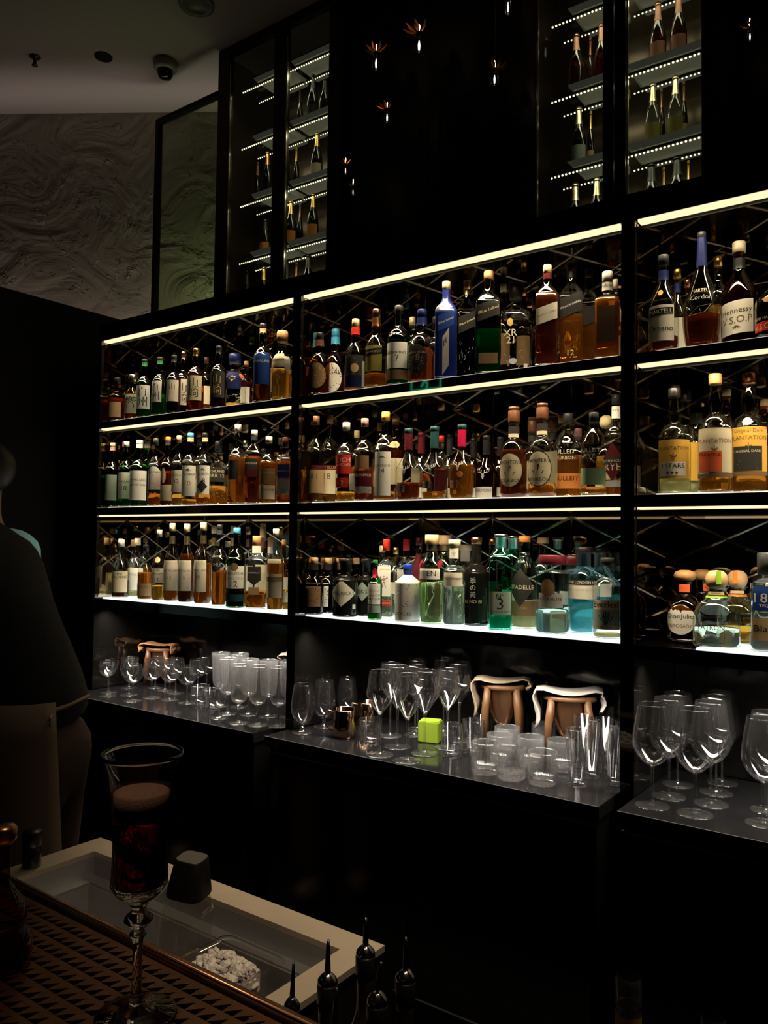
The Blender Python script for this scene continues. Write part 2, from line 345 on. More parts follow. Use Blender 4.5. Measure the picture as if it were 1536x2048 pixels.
# ------------------------------------------------------------------ tall champagne cabinets and the dark panels between them
YC = 3.30
CABZ0, CABZ1 = 0.957, CEIL - 0.004
SHZ = (2.825, 2.465, 2.105, 1.748, 1.39)
CABW_ = 0.42
def frost():
    if 'frosted_shelf_glow' in MATS: return MATS['frosted_shelf_glow']
    m = pbr('frosted_shelf_glow', (0.55, 0.54, 0.48), 0.5); b = m.node_tree.nodes['Principled BSDF']
    b.inputs['Emission Color'].default_value = (1, .95, .78, 1); b.inputs['Emission Strength'].default_value = .04; return m  # faint emission stands in for LED light on the shelf fronts
def cabinet(name, lab, x0, x1, g1, g2):
    t = thing(name, lab, 'cabinet', ((x0 + x1) / 2, YC, CZ + CABZ0), 0, 'champagne cabinets'); off = -t.location
    def part(nm, bm, m, par=t, smooth=False):
        bmesh.ops.translate(bm, verts=bm.verts[:], vec=off); return obj(nm, bm, m, par, smooth)
    bm = bmesh.new()
    for b in ((x0, x0 + 0.02, YC + 0.045, YC + 0.33), (x1 - 0.02, x1, YC + 0.045, YC + 0.33), (x0, x1, YC + 0.32, YC + 0.33)):
        box(bm, b[0], b[1], b[2], b[3], CABZ0 + CZ, CABZ1 + CZ)
    part('carcass', bm, CABW)
    part('back_mirror', bx(x0 + 0.02, x1 - 0.02, YC + 0.314, YC + 0.318, CABZ0, CABZ1), pbr('dim_cabinet_back', (0.05, 0.035, 0.022), 0.25, 0.6))
    for (a, b), (xa, xb) in ((g1, (x0, (g1[1] + g2[0]) / 2)), (g2, ((g1[1] + g2[0]) / 2, x1))):
        bm = bmesh.new()
        for q in ((xa + 0.003, a, CABZ0, CABZ1), (b, xb - 0.003, CABZ0, CABZ1), (a, b, CABZ0, CABZ0 + 0.06), (a, b, CABZ1 - 0.05, CABZ1)):
            box(bm, q[0], q[1], YC, YC + 0.04, q[2] + CZ, q[3] + CZ)
        d = part('door', bm, CABW)
        part('pane', bx(a, b, YC + 0.018, YC + 0.022, CABZ0 + 0.06, CABZ1 - 0.05), thin_glass('door_glass', (0.72, 0.76, 0.70), 1.4), d)
        part('edge_strip', bx(a + 0.002, a + 0.010, YC + 0.004, YC + 0.016, CABZ0 + 0.08, CABZ1 - 0.1, 0.002), pbr('door_edge_metal', (0.55, 0.52, 0.42), 0.22, 1.0), d)
        first = a == g1[0]
        s0, s1 = (a + (0.15 if first else -0.02) * (1 if name else 1), b + 0.03)
        if first and x0 > -2: s0 = a + 0.13
        s1 = min(s1, x1 - 0.045)
        for z in SHZ:
            sm = bmesh.new(); v = box(sm, s0, s1, YC + 0.06, YC + 0.27, z - 0.034 + CZ, z + CZ)
            for k in v:
                if k.co.x < s0 + 1e-4 and k.co.z < z - 0.02 + CZ: k.co.x += 0.03
            sh = part('shelf', sm, frost())
            area('cabinet_lamp', ((s0 + s1) / 2, YC + .10, z - .058 + CZ), (0, 0, 0), (s1 - s0, .03), CABW_, (1.0, .88, .62))
            for yy, r in ((YC + 0.075, 0.0050), (YC + 0.215, 0.0042)):
                bm = bmesh.new(); x = a - 0.03 if not first else a + 0.05
                while x < s1 + 0.005:
                    bmesh.ops.create_icosphere(bm, subdivisions=1, radius=r, matrix=Matrix.Translation((x, yy, z - 0.050 + CZ)))
                    x += 0.0175
                box(bm, (a - 0.03 if not first else a + 0.05), s1 + 0.01, yy - 0.004, yy + 0.004, z - 0.044 + CZ, z - 0.035 + CZ, 1)
                part('led_row', bm, [DOTS, MATT], sh)
    return t
cabinet('champagne_cabinet', 'glass-fronted champagne cabinet beside the plaster wall, gold-foiled bottles inside', -3.71, -2.718, (-3.611, -3.228), (-3.136, -2.807))
cabinet('champagne_cabinet', 'glass-fronted champagne cabinet right of the pendant lamps, rose and green bottles inside', -1.634, -0.700, (-1.558, -1.238), (-1.139, -0.825))
PANELM = pbr('smoked_dark_panel', (0.006, 0.005, 0.005), 0.5, 0, 0.25)
for n, (a, b) in enumerate(((-2.714, -2.16), (-2.156, -1.638), (-0.696, -0.05), (-0.046, 0.6))):
    bm = bx(a, b, YC + 0.03, YC + 0.06, CABZ0, CABZ1)
    struct('trim_%d' % (n + 2), bm, PANELM)
bm = bmesh.new()
for k in range(9): box(bm, -2.10 + k * 0.052, -2.098 + k * 0.052, YC + 0.022, YC + 0.026, 1.3 + CZ, 2.25 + CZ)
for k in range(19): box(bm, -2.11, -1.66, YC + 0.024, YC + 0.028, 1.32 + k * 0.05 + CZ, 1.322 + k * 0.05 + CZ)
g = obj('grid_reflection', bm, pbr('dark_grille', (0.05, 0.05, 0.048), 0.5, 0.5)); tag(g, 'bars for a faint mesh reflection in the black panel right of the pendant lamps', 'grille')  # bars stand in for a mesh grid reflected in the panel

# glass screen at the cabinets' left end
t = thing('glass_screen', 'black-framed glass screen in front of the rough plaster wall', 'screen', W((-4.0, YC, 0.957)))
off = -t.location
a, b, c, d = atY(312, 239, YC), atY(436, 186, YC), atY(318, 239, YC), atY(318, 245, YC)
def sp(nm, bm, m):
    bmesh.ops.translate(bm, verts=bm.verts[:], vec=off); return obj(nm, bm, m, t)
zt = a.z
bm = bmesh.new()
box(bm, a.x - 0.004, a.x + 0.026, YC, YC + 0.04, 0.957 + CZ, zt + CZ)
box(bm, a.x + 0.026, -3.713, YC, YC + 0.04, zt - 0.03 + CZ, zt + CZ)
sp('frame', bm, MATT)
sp('pane', bx(a.x + 0.026, -3.713, YC + 0.016, YC + 0.024, 0.957, zt - 0.03), thin_glass('screen_glass', (0.80, 0.86, 0.74), 1.4))
# ceiling fittings
def ceil_at(x, y): return atZ(x, y, CEIL)
p = ceil_at(331, 124); t = thing('dome_camera', 'small white dome camera with dark lens on the dark ceiling', 'camera', W(p))
bm = bmesh.new(); lathe(bm, [(0.075, -0.001), (0.075, -0.045), (0.062, -0.06)]); obj('housing', bm, pbr('white_plastic', (0.30, 0.28, 0.27), 0.4), t, True)
bm = bmesh.new(); lathe(bm, [(0.052, -0.058), (0.050, -0.08), (0.036, -0.105), (0.0, -0.115)]); obj('lens_dome', bm, pbr('black_dome', (0.004, 0.004, 0.004), 0.08), t, True)
p = ceil_at(207, 113); bm = bmesh.new(); lathe(bm, [(0.055, -0.001), (0.055, -0.006), (0.04, -0.007)]); o = obj('round_vent', bm, MATT, None, True, W(p)); tag(o, 'small round black hole cover on the dark ceiling', 'vent')
p = ceil_at(393, 8); bm = bmesh.new(); lathe(bm, [(0.10, -0.001), (0.10, -0.012), (0.075, -0.014), (0.07, -0.004), (0.0, -0.004)]); o = obj('recessed_downlight', bm, pbr('downlight_ring', (0.10, 0.10, 0.10), 0.4), None, True, W(p)); tag(o, 'round recessed downlight, switched off, at the top edge of the ceiling', 'light')
p = ceil_at(70, 113); t = thing('sprinkler', 'tiny fire sprinkler hanging from the dark ceiling', 'sprinkler', W(p))
bm = bmesh.new(); lathe(bm, [(0.035, -0.001), (0.035, -0.006), (0.012, -0.008), (0.010, -0.05), (0.018, -0.055), (0.018, -0.06)], 12); obj('sprinkler_head', bm, pbr('sprinkler_metal', (0.10, 0.08, 0.07), 0.4, 1.0), t, True)

# pendant lamps hanging before the dark panels
FLAME = emit('lamp_flame', (1.0, 0.72, 0.42), 22.0)
JAR = thin_glass('lamp_jar', (0.9, 0.95, 0.95), 1.7)
PETAL = pbr('copper_glow_petal', (0.75, 0.30, 0.10), 0.28, 1.0)
for n, (x, y0, y1, j0, j1, wj, lab) in enumerate((
        (838, 46, 68, 75, 106, 22, 'copper pendant lamp with glass jar, highest of the middle group'),
        (752, 86, 106, 111, 141, 17, 'copper pendant lamp with glass jar, first to the left of the highest one'),
        (989, 118, 140, 145, 171, 18, 'copper pendant lamp with glass jar, nearest the right champagne cabinet'),
        (774, 202, 219, 223, 246, 14, 'dim copper pendant lamp, below the two bright ones on the black panel'),
        (691, 314, 328, 333, 349, 8, 'tiny pendant lamp beside the left champagne cabinet, upper of two'),
        (706, 356, 373, 377, 391, 7, 'tiny pendant lamp beside the left champagne cabinet, lower of two'),
        (1500, 32, 56, 62, 83, 12, 'pendant lamp on the black panel right of both champagne cabinets'),
        (1016, -28, -8, -3, 30, 14, 'pendant lamp cut by the top edge above the black panel'))):
    p = atY(x, j1, 3.12); s = ppm(p); t = thing('pendant_lamp', lab, 'lamp', W(p), 0, 'pendant lamps')
    hj = (j1 - j0) / s; hf = (y1 - y0) / s; gap = (j0 - y1) / s; r = wj / 2 / s
    bm = bmesh.new(); lathe(bm, [(r * .55, 0.0), (r * .8, hj * .08), (r, hj * .2), (r * .95, hj * .6), (r * .7, hj * .92), (r * .6, hj)], 16, close_top=False); obj('glass_jar', bm, JAR, t, True)
    bm = bmesh.new(); lathe(bm, [(r * .18, hj * .2), (r * .25, hj * .5), (r * .1, hj * .8)], 8); obj('jar_glint', bm, emit('jar_glint', (1, .95, .9), 1.4), t, True)  # glowing core added to give the jar its highlights
    bm = bmesh.new(); z = hj + gap
    lathe(bm, [(r * .5, hj), (r * .75, hj + gap * .7), (r * .3, z)], 14); obj('cap', bm, pbr('lamp_cap', (0.02, 0.012, 0.008), 0.4, 0.6), t, True)
    bm = bmesh.new()
    for k in range(10):
        a = 2 * PI * k / 10; f = Vector((math.cos(a), math.sin(a), 0)); q = Vector((-f.y, f.x, 0)); R = r * 3.2
        vv = [bm.verts.new(u) for u in (f * r * .2 - q * r * .12 + Vector((0, 0, z)), f * r * .2 + q * r * .12 + Vector((0, 0, z)), f * R * .6 + q * R * .16 + Vector((0, 0, z + hf * .22)), f * R + Vector((0, 0, z + hf * .5)), f * R * .6 - q * R * .16 + Vector((0, 0, z + hf * .22)))]
        bm.faces.new(vv)
    obj('glow_petals', bm, PETAL, t)  # petals shaped to stand for the rays of glow around the flame
    bm = bmesh.new(); lathe(bm, [(r * .10, z), (r * .30, z + hf * .25), (r * .16, z + hf * .7), (0, z + hf)], 8); obj('flame_bulb', bm, FLAME, t, True)
    bm = bmesh.new(); tube(bm, [(0, 0, z + hf * .9), (0, 0, CEIL - p.z - 0.001)], 0.0015, 5); obj('cord', bm, MATT, t)

# exit sign on the wall behind the viewer, seen mirrored in the glossy shelf edge
YE = -0.85
pv = atY(852, 763, 2 * D - YE); pe = Vector((pv.x, YE, pv.z))
t = thing('exit_sign', 'green lit exit sign mirrored in the glossy black shelf edge below the blue bottle', 'sign', W(pe)); s = ppm(pv)
GREEN = emit('exit_green', (0.05, 1.0, 0.45), 1.5)
bm = bmesh.new(); hw, hh = 36 / s, 17 / s
for q in ((-hw, hw, -hh, -hh + .012), (-hw, hw, hh - .012, hh), (-hw, -hw + .012, -hh, hh), (hw - .012, hw, -hh, hh)): box(bm, q[0], q[1], 0.001, 0.006, q[2], q[3])
obj('lit_border', bm, GREEN, t)
bm = bmesh.new()
for a in (((0.0, 0.075), (-0.015, 0.02), 0.016), ((-0.015, 0.02), (0.02, -0.005), 0.012), ((0.02, -0.005), (0.01, -0.05), 0.011), ((-0.015, 0.02), (-0.05, -0.03), 0.012), ((0.0, 0.05), (0.04, 0.035), 0.009), ((0.0, 0.05), (-0.04, 0.04), 0.009)):
    k = 0.8; tube(bm, [(a[0][0] * k, 0.003, a[0][1] * k - .012), (a[1][0] * k, 0.003, a[1][1] * k - .012)], a[2] * k, 6)
bmesh.ops.create_icosphere(bm, subdivisions=1, radius=0.012, matrix=Matrix.Translation((0.004, 0.003, 0.062)))
obj('running_figure', bm, GREEN, t)
obj('plate', bx(-hw - .01, hw + .01, -0.02, 0.0, -hh - .01 - CZ, hh + .01 - CZ), pbr('sign_plate', (0.01, 0.03, 0.02), 0.4), t)
struct('wall_front', bx(-8.0, 2.5, YE - 0.12, YE - 0.02, -CZ, CEIL), pbr('dark_rear_wall', (0.01, 0.009, 0.009), 0.7))
# ------------------------------------------------------------------ bottles
# shape: body profile [(r/R, z/H)] to the neck top, exponent of the cross-section below zq, cap [(r/R, z/H)], foil or neck band (z0, z1) or None
S = {
 'std':  ([(.92, 0), (1, .015), (1, .03), (1, .58), (.96, .62), (.75, .68), (.45, .725), (.36, .76), (.34, .90), (.38, .905), (.38, .93)], 2, 0, [(.37, .905), (.37, .995), (.33, 1)], None),
 'bulge': ([(.92, 0), (1, .015), (1, .03), (1, .56), (.94, .61), (.66, .665), (.40, .70), (.38, .74), (.46, .80), (.42, .86), (.34, .90), (.36, .93)], 2, 0, [(.37, .92), (.37, .995), (.33, 1)], (.88, .935)),
 'squat': ([(.93, 0), (1, .02), (1, .04), (1, .46), (.95, .53), (.72, .61), (.46, .665), (.42, .70), (.45, .76), (.40, .80), (.38, .88)], 2, 0, [(.37, .88), (.37, .985), (.32, 1)], (.78, .885)),
 'square': ([(.96, 0), (1, .012), (1, .03), (1, .66), (.96, .70), (.70, .755), (.42, .81), (.36, .86), (.36, .915)], 7, .70, [(.38, .915), (.38, .995), (.34, 1)], (.86, .918)),
 'sqstd': ([(.96, 0), (1, .012), (1, .03), (1, .64), (.93, .68), (.60, .715), (.42, .74), (.40, .79), (.40, .87)], 6, .66, [(.42, .85), (.42, .99), (.38, 1)], None),
 'stag': ([(.86, 0), (.92, .015), (.96, .20), (1, .40), (.92, .46), (.62, .55), (.40, .625), (.33, .66), (.31, .72), (.31, .93)], 2, 0, [(.34, .93), (.34, .995), (.30, 1)], (.70, .935)),
 'pear': ([(.80, 0), (.86, .02), (.97, .15), (1, .26), (.95, .36), (.70, .50), (.42, .63), (.30, .72), (.27, .80), (.26, .93)], 2, 0, [(.33, .925), (.33, .99), (.29, 1)], (.74, .925)),
 'tear': ([(.74, 0), (.80, .015), (.94, .14), (1, .26), (.94, .38), (.66, .53), (.40, .64), (.29, .70), (.25, .78), (.22, .94)], 2, 0, [(.23, .94), (.22, .99), (.18, 1)], (.70, .945)),
 'cognac': ([(.84, 0), (.90, .02), (1, .10), (1, .44), (.94, .53), (.66, .63), (.40, .71), (.33, .76), (.31, .90)], 2, 0, [(.37, .90), (.37, .99), (.33, 1)], (.74, .84)),
 'michter': ([(.90, 0), (.98, .02), (1, .05), (1, .44), (.95, .52), (.76, .59), (.48, .635), (.38, .66), (.37, .80), (.40, .80), (.40, .82)], 2, 0, [(.38, .82), (.42, .84), (.42, .95), (.36, .965), (.38, .965), (.38, 1)], (.70, .78)),
 'bulleit': ([(.93, 0), (1, .02), (1, .05), (1, .58), (.95, .65), (.74, .73), (.46, .79), (.38, .81), (.38, .86), (.46, .865), (.46, .885)], 3, .6, [(.38, .885), (.38, .99), (.34, 1)], None),
 'rum': ([(.95, 0), (1, .015), (1, .03), (1, .50), (.95, .56), (.72, .625), (.42, .66), (.38, .68), (.44, .76), (.38, .84), (.33, .88), (.33, .915)], 2, 0, [(.36, .91), (.38, .92), (.38, .995), (.34, 1)], None),
 'patron': ([(.95, 0), (1, .02), (1, .05), (1, .34), (.95, .44), (.78, .54), (.50, .62), (.42, .66), (.40, .72), (.44, .755), (.50, .77), (.50, .785)], 2.6, .6, [(.30, .76), (.44, .80), (.50, .87), (.45, .94), (.28, .99), (0, 1)], (.64, .67)),
 'julio': ([(.93, 0), (1, .03), (1, .05), (1, .40), (.95, .50), (.74, .59), (.48, .64), (.40, .67), (.40, .82), (.46, .83), (.46, .85)], 4, .5, [(.40, .85), (.62, .875), (.68, .92), (.60, .97), (.30, 1), (0, 1)], None),
 'eighteen': ([(.92, 0), (.98, .015), (1, .05), (.94, .62), (.88, .68), (.60, .72), (.40, .735), (.38, .77)], 6, .68, [(.40, .77), (.62, .775), (.62, .99), (.56, 1)], None),
 'nordes': ([(.94, 0), (1, .015), (1, .04), (1, .66), (.94, .70), (.40, .80), (.34, .82), (.34, .85)], 2, 0, [(.37, .85), (.37, .99), (.33, 1)], (.82, .90)),
 'ten': ([(.84, 0), (.90, .02), (.96, .30), (1, .52), (1, .60), (.92, .67), (.60, .74), (.42, .79), (.38, .81), (.38, .90)], 2, 0, [(.40, .885), (.54, .895), (.54, .995), (.50, 1)], (.82, .89)),
 'botanist': ([(.95, 0), (1, .02), (1, .05), (1, .58), (.96, .64), (.72, .68), (.46, .70), (.42, .73), (.42, .86)], 2, 0, [(.46, .78), (.46, .92), (.56, .925), (.56, .995), (.52, 1)], None),
 'kinobi': ([(.95, 0), (1, .02), (1, .05), (1, .54), (.95, .60), (.64, .66), (.46, .69), (.42, .72), (.36, .92)], 2, 0, [(.42, .92), (.44, .995), (.40, 1)], None),
 'key': ([(.96, 0), (1, .015), (1, .03), (1, .72), (.94, .77), (.62, .835), (.56, .85), (.52, .86)], 5, .74, [(.50, .85), (.50, .96), (.60, .962), (.60, .995), (.56, 1)], None),
 'citadelle': ([(.92, 0), (1, .02), (1, .05), (1, .55), (.94, .64), (.72, .72), (.46, .77), (.40, .79), (.46, .81), (.40, .83), (.38, .93)], 2, 0, [(.48, .935), (.48, .995), (.44, 1)], (.86, .93)),
 'fluted': ([(.95, 0), (1, .015), (1, .04), (1, .75), (.94, .79), (.55, .805), (.52, .82), (.52, .88)], 2, 0, [(.80, .88), (.82, .89), (.82, .99), (.78, 1)], None),
 'london': ([(.84, 0), (.88, .02), (.90, .06), (.98, .46), (1, .58), (.92, .66), (.66, .735), (.46, .765), (.42, .78), (.42, .90)], 2, 0, [(.44, .77), (.44, .92), (.56, .925), (.56, .985), (.50, 1)], None),
 'leaf': ([(.95, 0), (1, .02), (1, .05), (1, .58), (.94, .65), (.66, .72), (.46, .75), (.44, .78), (.44, .90)], 2, 0, [(.47, .90), (.47, .99), (.43, 1)], None),
 'xr': ([(.80, 0), (.84, .015), (.92, .30), (1, .56), (1, .62), (.90, .68), (.56, .72), (.32, .755), (.30, .80), (.34, .84)], 4, .66, [(.36, .83), (.40, .90), (.46, .99), (.42, 1)], None),
 'decant': ([(.94, 0), (1, .02), (1, .05), (1, .50), (.95, .58), (.62, .66), (.40, .71), (.38, .74), (.38, .80), (.52, .815), (.52, .84)], 2, 0, [(.36, .84), (.52, .85), (.56, .92), (.52, .99), (.44, 1)], None),
 'label21': ([(.93, 0), (1, .02), (1, .05), (1, .52), (.95, .58), (.62, .64), (.40, .68), (.36, .74), (.40, .80), (.54, .81), (.54, .84)], 2, 0, [(.34, .84), (.34, .99), (.30, 1)], None),
 'champ': ([(.94, 0), (1, .02), (1, .05), (1, .36), (.96, .44), (.78, .56), (.50, .68), (.36, .77), (.32, .84), (.31, .93)], 2, 0, [(.36, .93), (.37, .965), (.33, .99), (.2, 1)], (.70, .935)),
 'seltzer': ([(.92, 0), (1, .015), (1, .05), (1, .60), (.95, .66), (.60, .74), (.45, .78), (.42, .90)], 2, 0, [(.46, .88), (.46, .99), (.42, 1)], None),
}
GC = {'clear': (.93, .95, .93), 'smoke': (.75, .76, .74), 'green': (.10, .42, .12), 'dgreen': (.06, .20, .07), 'brown': (.34, .16, .05), 'amber': (.55, .30, .10),
      'teal': (.22, .78, .62), 'pale': (.92, .96, .90), 'lime': (.88, .97, .80), 'ice': (.86, .95, .96), 'blue': (.72, .94, .97), 'nearblack': (.05, .045, .04)}
LC = {'whisky': (.58, .20, .025), 'gold': (.75, .42, .06), 'honey': (.66, .28, .035), 'dark': (.20, .045, .010), 'red': (.36, .08, .02), 'water': (.80, .88, .84), 'straw': (.85, .80, .48),
      'olive': (.30, .42, .08), 'turq': (.26, .78, .86), 'limewater': (.80, .93, .66), 'emerald': (.05, .66, .44)}
CC = {'black': (.012, .012, .013), 'dgrey': (.030, .033, .036), 'navy': (.008, .014, .075), 'blue': (.02, .05, .42), 'sky': (.05, .28, .48), 'white': (.72, .68, .62), 'cream': (.66, .56, .42),
      'wood': (.46, .25, .11), 'cork': (.56, .36, .19), 'tan': (.60, .42, .24), 'gold': (.60, .40, .12), 'copper': (.50, .22, .12), 'bronze': (.32, .17, .13), 'red': (.55, .03, .02),
      'maroon': (.085, .010, .016), 'crimson': (.42, .01, .06), 'teal': (.015, .06, .06), 'pink': (.42, .20, .20), 'silver': (.50, .52, .52), 'brown': (.10, .04, .02), 'orange': (.62, .22, .05),
      'paper': (.74, .70, .60), 'ivory': (.70, .62, .44), 'kraft': (.42, .29, .16), 'dkraft': (.20, .12, .06), 'ink': (.015, .014, .014), 'grey': (.40, .40, .38), 'yellow': (.78, .45, .08), 'olive': (.30, .26, .06),
      'lime': (.30, .60, .04), 'green': (.04, .22, .06), 'bluelab': (.012, .045, .22), 'satin': (.012, .03, .22), 'sage': (.28, .34, .30), 'rose': (.60, .28, .18), 'vermil': (.70, .13, .05), 'char': (.035, .032, .03), 'eggwhite': (.80, .80, .76),
      'ltgold': (.70, .60, .34), 'verdant': (.34, .52, .30)}
def pm(c, metal=0.0, rough=0.34):
    return pbr('%s_%s' % (c, 'foil' if metal else 'print%d' % int(rough * 10)), CC[c], 0.28 if metal else rough, metal, .5 if metal else (.28 if rough < .5 else .12))
def gm(c):
    if c in ('satin', 'ceramic'): return pbr(c + '_glaze', (.006, .015, .14) if c == 'satin' else (.72, .72, .70), 0.30, 0, .5)
    if c in ('inkglass',): return pbr('black_opaque_glass', (.006, .006, .006), 0.05, 0, .6)
    return thin_glass(c + '_bottle_glass', GC[c], 1.55)
def lm(c): return liquid(c + '_spirit', LC[c], 0.5 if c in ('turq', 'emerald', 'straw') else 0.12 if c in ('water', 'limewater') else 0.26)
TXT = {}
def text_mesh(s):
    if s not in TXT:
        c = bpy.data.curves.new('lettering', 'FONT'); c.body = s; c.resolution_u = 2; o = bpy.data.objects.new('lettering', c); COL.objects.link(o)
        dg = bpy.context.evaluated_depsgraph_get(); me = bpy.data.meshes.new_from_object(o.evaluated_get(dg))
        v = [tuple(k.co[:2]) for k in me.vertices]; f = [tuple(p.vertices) for p in me.polygons]
        bpy.data.objects.remove(o); bpy.data.curves.remove(c); bpy.data.meshes.remove(me)
        if not v: v, f = [(0, 0), (.1, 0), (0, .1)], []
        x0, x1 = min(k[0] for k in v), max(k[0] for k in v); y0, y1 = min(k[1] for k in v), max(k[1] for k in v)
        TXT[s] = ([((x - (x0 + x1) / 2), (y - (y0 + y1) / 2)) for x, y in v], f, x1 - x0, max(y1 - y0, .05))
    return TXT[s]
STAG = [((0, -.6), (0, .05)), ((0, .05), (-.25, .3)), ((-.25, .3), (-.8, .45)), ((-.8, .45), (-.95, .95)), ((-.55, .38), (-.6, .85)), ((-.25, .3), (-.25, .7)), ((0, .05), (.25, .3)), ((.25, .3), (.8, .45)), ((.8, .45), (.95, .95)), ((.55, .38), (.6, .85)), ((.25, .3), (.25, .7)), ((0, -.6), (-.2, .0)), ((0, -.6), (.2, 0)), ((-.2, 0), (.2, 0))]
KEY = [((0, .35), (0, -1)), ((0, -.75), (.3, -.75)), ((0, -.95), (.3, -.95))] + [((.5 * math.cos(k * PI / 5), .65 + .3 * math.sin(k * PI / 5)), (.5 * math.cos((k + 1) * PI / 5), .65 + .3 * math.sin((k + 1) * PI / 5))) for k in range(10)] + [((-.5, .65), (.5, .65)), ((0, .35), (0, .95))]
BEAST = [((-.8, -.1), (.5, 0)), ((-.6, .1), (.4, .15)), ((-.5, .25), (.2, .3)), ((-.6, 0), (-.6, -.5)), ((-.1, 0), (-.1, -.5)), ((.3, 0), (.4, -.5)), ((.4, .1), (1, -.3)), ((-.8, .1), (-1, .2))]
FIGURE = [((0, .95), (0, .75)), ((-.12, .55), (.14, .5)), ((-.2, .45), (.2, .4)), ((-.2, .25), (.2, .2)), ((-.15, 0), (.15, -.05)), ((-.1, -.2), (-.2, -.9)), ((.1, -.2), (.25, -.9)), ((-.2, .45), (-.5, .1)), ((.2, .45), (.55, .7)), ((-.5, .9), (-.5, -.9))]
def _rnd(n, seed, lx=1, ly=1):
    r = random.Random(seed); o = []
    for _ in range(n):
        x, y, a = r.uniform(-1, 1), r.uniform(-1, 1), r.uniform(0, 6.28); l = r.uniform(.1, .35); o.append(((x, y), (max(-1, min(1, x + l * math.cos(a) * lx)), max(-1, min(1, y + l * math.sin(a) * ly)))))
    return o
MAP = _rnd(26, 3)
ORNATE = [((.6 * math.cos(k * PI / 7), .6 * math.sin(k * PI / 7)), ((.95 if k % 2 else .8) * math.cos((k + .5) * PI / 7), (.95 if k % 2 else .8) * math.sin((k + .5) * PI / 7))) for k in range(14)] + [((-.5, .1), (.5, .1)), ((-.5, -.1), (.5, -.1)), ((-.3, -.3), (.3, -.3)), ((-.3, .3), (.3, .3)), ((-.15, 0), (.15, 0))]
FLEUR = [((0, -.9), (0, .9)), ((-.5, -.2), (.5, -.2)), ((-.1, -.2), (-.6, .3)), ((.1, -.2), (.6, .3)), ((-.6, .3), (-.7, 0)), ((.6, .3), (.7, 0)), ((-.3, -.8), (.3, -.8))]
PLANT = [((0, -1), (a * .35, -.3)) for a in (-2, -1, 0, 1, 2)] + [((a * .35, -.3), (a * .5, .3)) for a in (-2, -1, 0, 1, 2)] + [((0, -.3), (0, .9)), ((-.2, -.2), (-.3, .7)), ((.2, -.2), (.35, .7))]
CROSSX = [((-1, -1), (1, 1)), ((-1, 1), (1, -1))]
class Prof:
    def __init__(s, pts, e, zq, R, H): s.p, s.e, s.zq, s.R, s.H = pts, e, zq, R, H
    def exp(s, z): 
        t = z / s.H
        if s.e <= 2: return 2
        return s.e if t < s.zq else max(2, s.e - (t - s.zq) / .10 * (s.e - 2))
    def r(s, z):
        t = z / s.H; P = s.p
        for a, b in zip(P, P[1:]):
            if a[1] <= t <= b[1] and b[1] > a[1]: return (a[0] + (b[0] - a[0]) * (t - a[1]) / (b[1] - a[1])) * s.R
        return P[-1][0] * s.R if t > P[-1][1] else P[0][0] * s.R
    def pt(s, ang, z, off): 
        q = s.r(z) * se(ang, s.exp(z)) + off; return (q * math.cos(ang), q * math.sin(ang), z)
def patch(bm, P, d, off, mi=0, sub=None):
    """lay a label on the bottle: d = (shape, c_deg, half_deg, z0, z1, slant); with sub = list of strokes or a text mesh it draws those inside the label"""
    sh, c, h, z0, z1, sl = d; zc, zh = (z0 + z1) / 2 * P.H, (z1 - z0) / 2 * P.H; c0 = math.radians(-90 + c); hh = math.radians(h)
    def at(u, v, o): return P.pt(c0 + u * hh, max(0.001, min(P.H, zc + v * zh + sl * u * zh)), o)
    if sub is None:
        n, m = 10, 8
        if sh == 'd': n = m = 10
        g = []
        for j in range(m + 1):
            row = []
            for i in range(n + 1):
                s_, t_ = -1 + 2 * i / n, -1 + 2 * j / m
                if sh == 'o': u, v = s_ * math.sqrt(1 - t_ * t_ / 2), t_ * math.sqrt(1 - s_ * s_ / 2)
                elif sh == 'd': u, v = (s_ - t_) / 2, (s_ + t_) / 2
                elif sh == 'a': u, v = s_, t_ if t_ < .2 else .2 + (t_ - .2) * (1 - .55 * s_ * s_)
                elif sh == 'v': u, v = s_ , t_ if t_ > -.3 else -.3 + (t_ + .3) * (1 - .8 * abs(s_))
                else: u, v = s_, t_
                row.append(bm.verts.new(at(u, v, off)))
            g.append(row)
        for j in range(m):
            for i in range(n):
                try: bm.faces.new((g[j][i], g[j][i + 1], g[j + 1][i + 1], g[j + 1][i])).material_index = mi
                except ValueError: pass
        return at
    return at
def strokes(bm, at, segs, off, wd, R, hh, zh, mi):
    ru = R * hh
    for (a, b) in segs:
        dx, dy = (b[0] - a[0]) * ru, (b[1] - a[1]) * zh; l = math.hypot(dx, dy) or 1e-6; px, py = -dy / l * wd, dx / l * wd
        q = [(a[0] - px / ru, a[1] - py / zh), (a[0] + px / ru, a[1] + py / zh), (b[0] + px / ru, b[1] + py / zh), (b[0] - px / ru, b[1] - py / zh)]
        bm.faces.new([bm.verts.new(at(u, v, off)) for u, v in q]).material_index = mi
def letters(bm, at, s, v0, hv, R, hh, zh, off, mi, umax=.9, sl=0):
    V, F, wd, ht = text_mesh(s); ru = R * hh
    k = hv * 2 * zh / max(ht, .6); k = min(k, umax * 2 * ru / max(wd, 1e-3))
    vs_ = [bm.verts.new(at(x * k / ru, v0 + y * k / zh, off)) for x, y in V]
    for f in F:
        try: bm.faces.new([vs_[i] for i in f]).material_index = mi
        except ValueError: pass
def fine(n, v0, v1, seed=0, u=.75):
    r = random.Random(seed); return [((-u * r.uniform(.6, 1), v0 + (v1 - v0) * i / max(n - 1, 1)), (u * r.uniform(.6, 1), v0 + (v1 - v0) * i / max(n - 1, 1))) for i in range(n)]
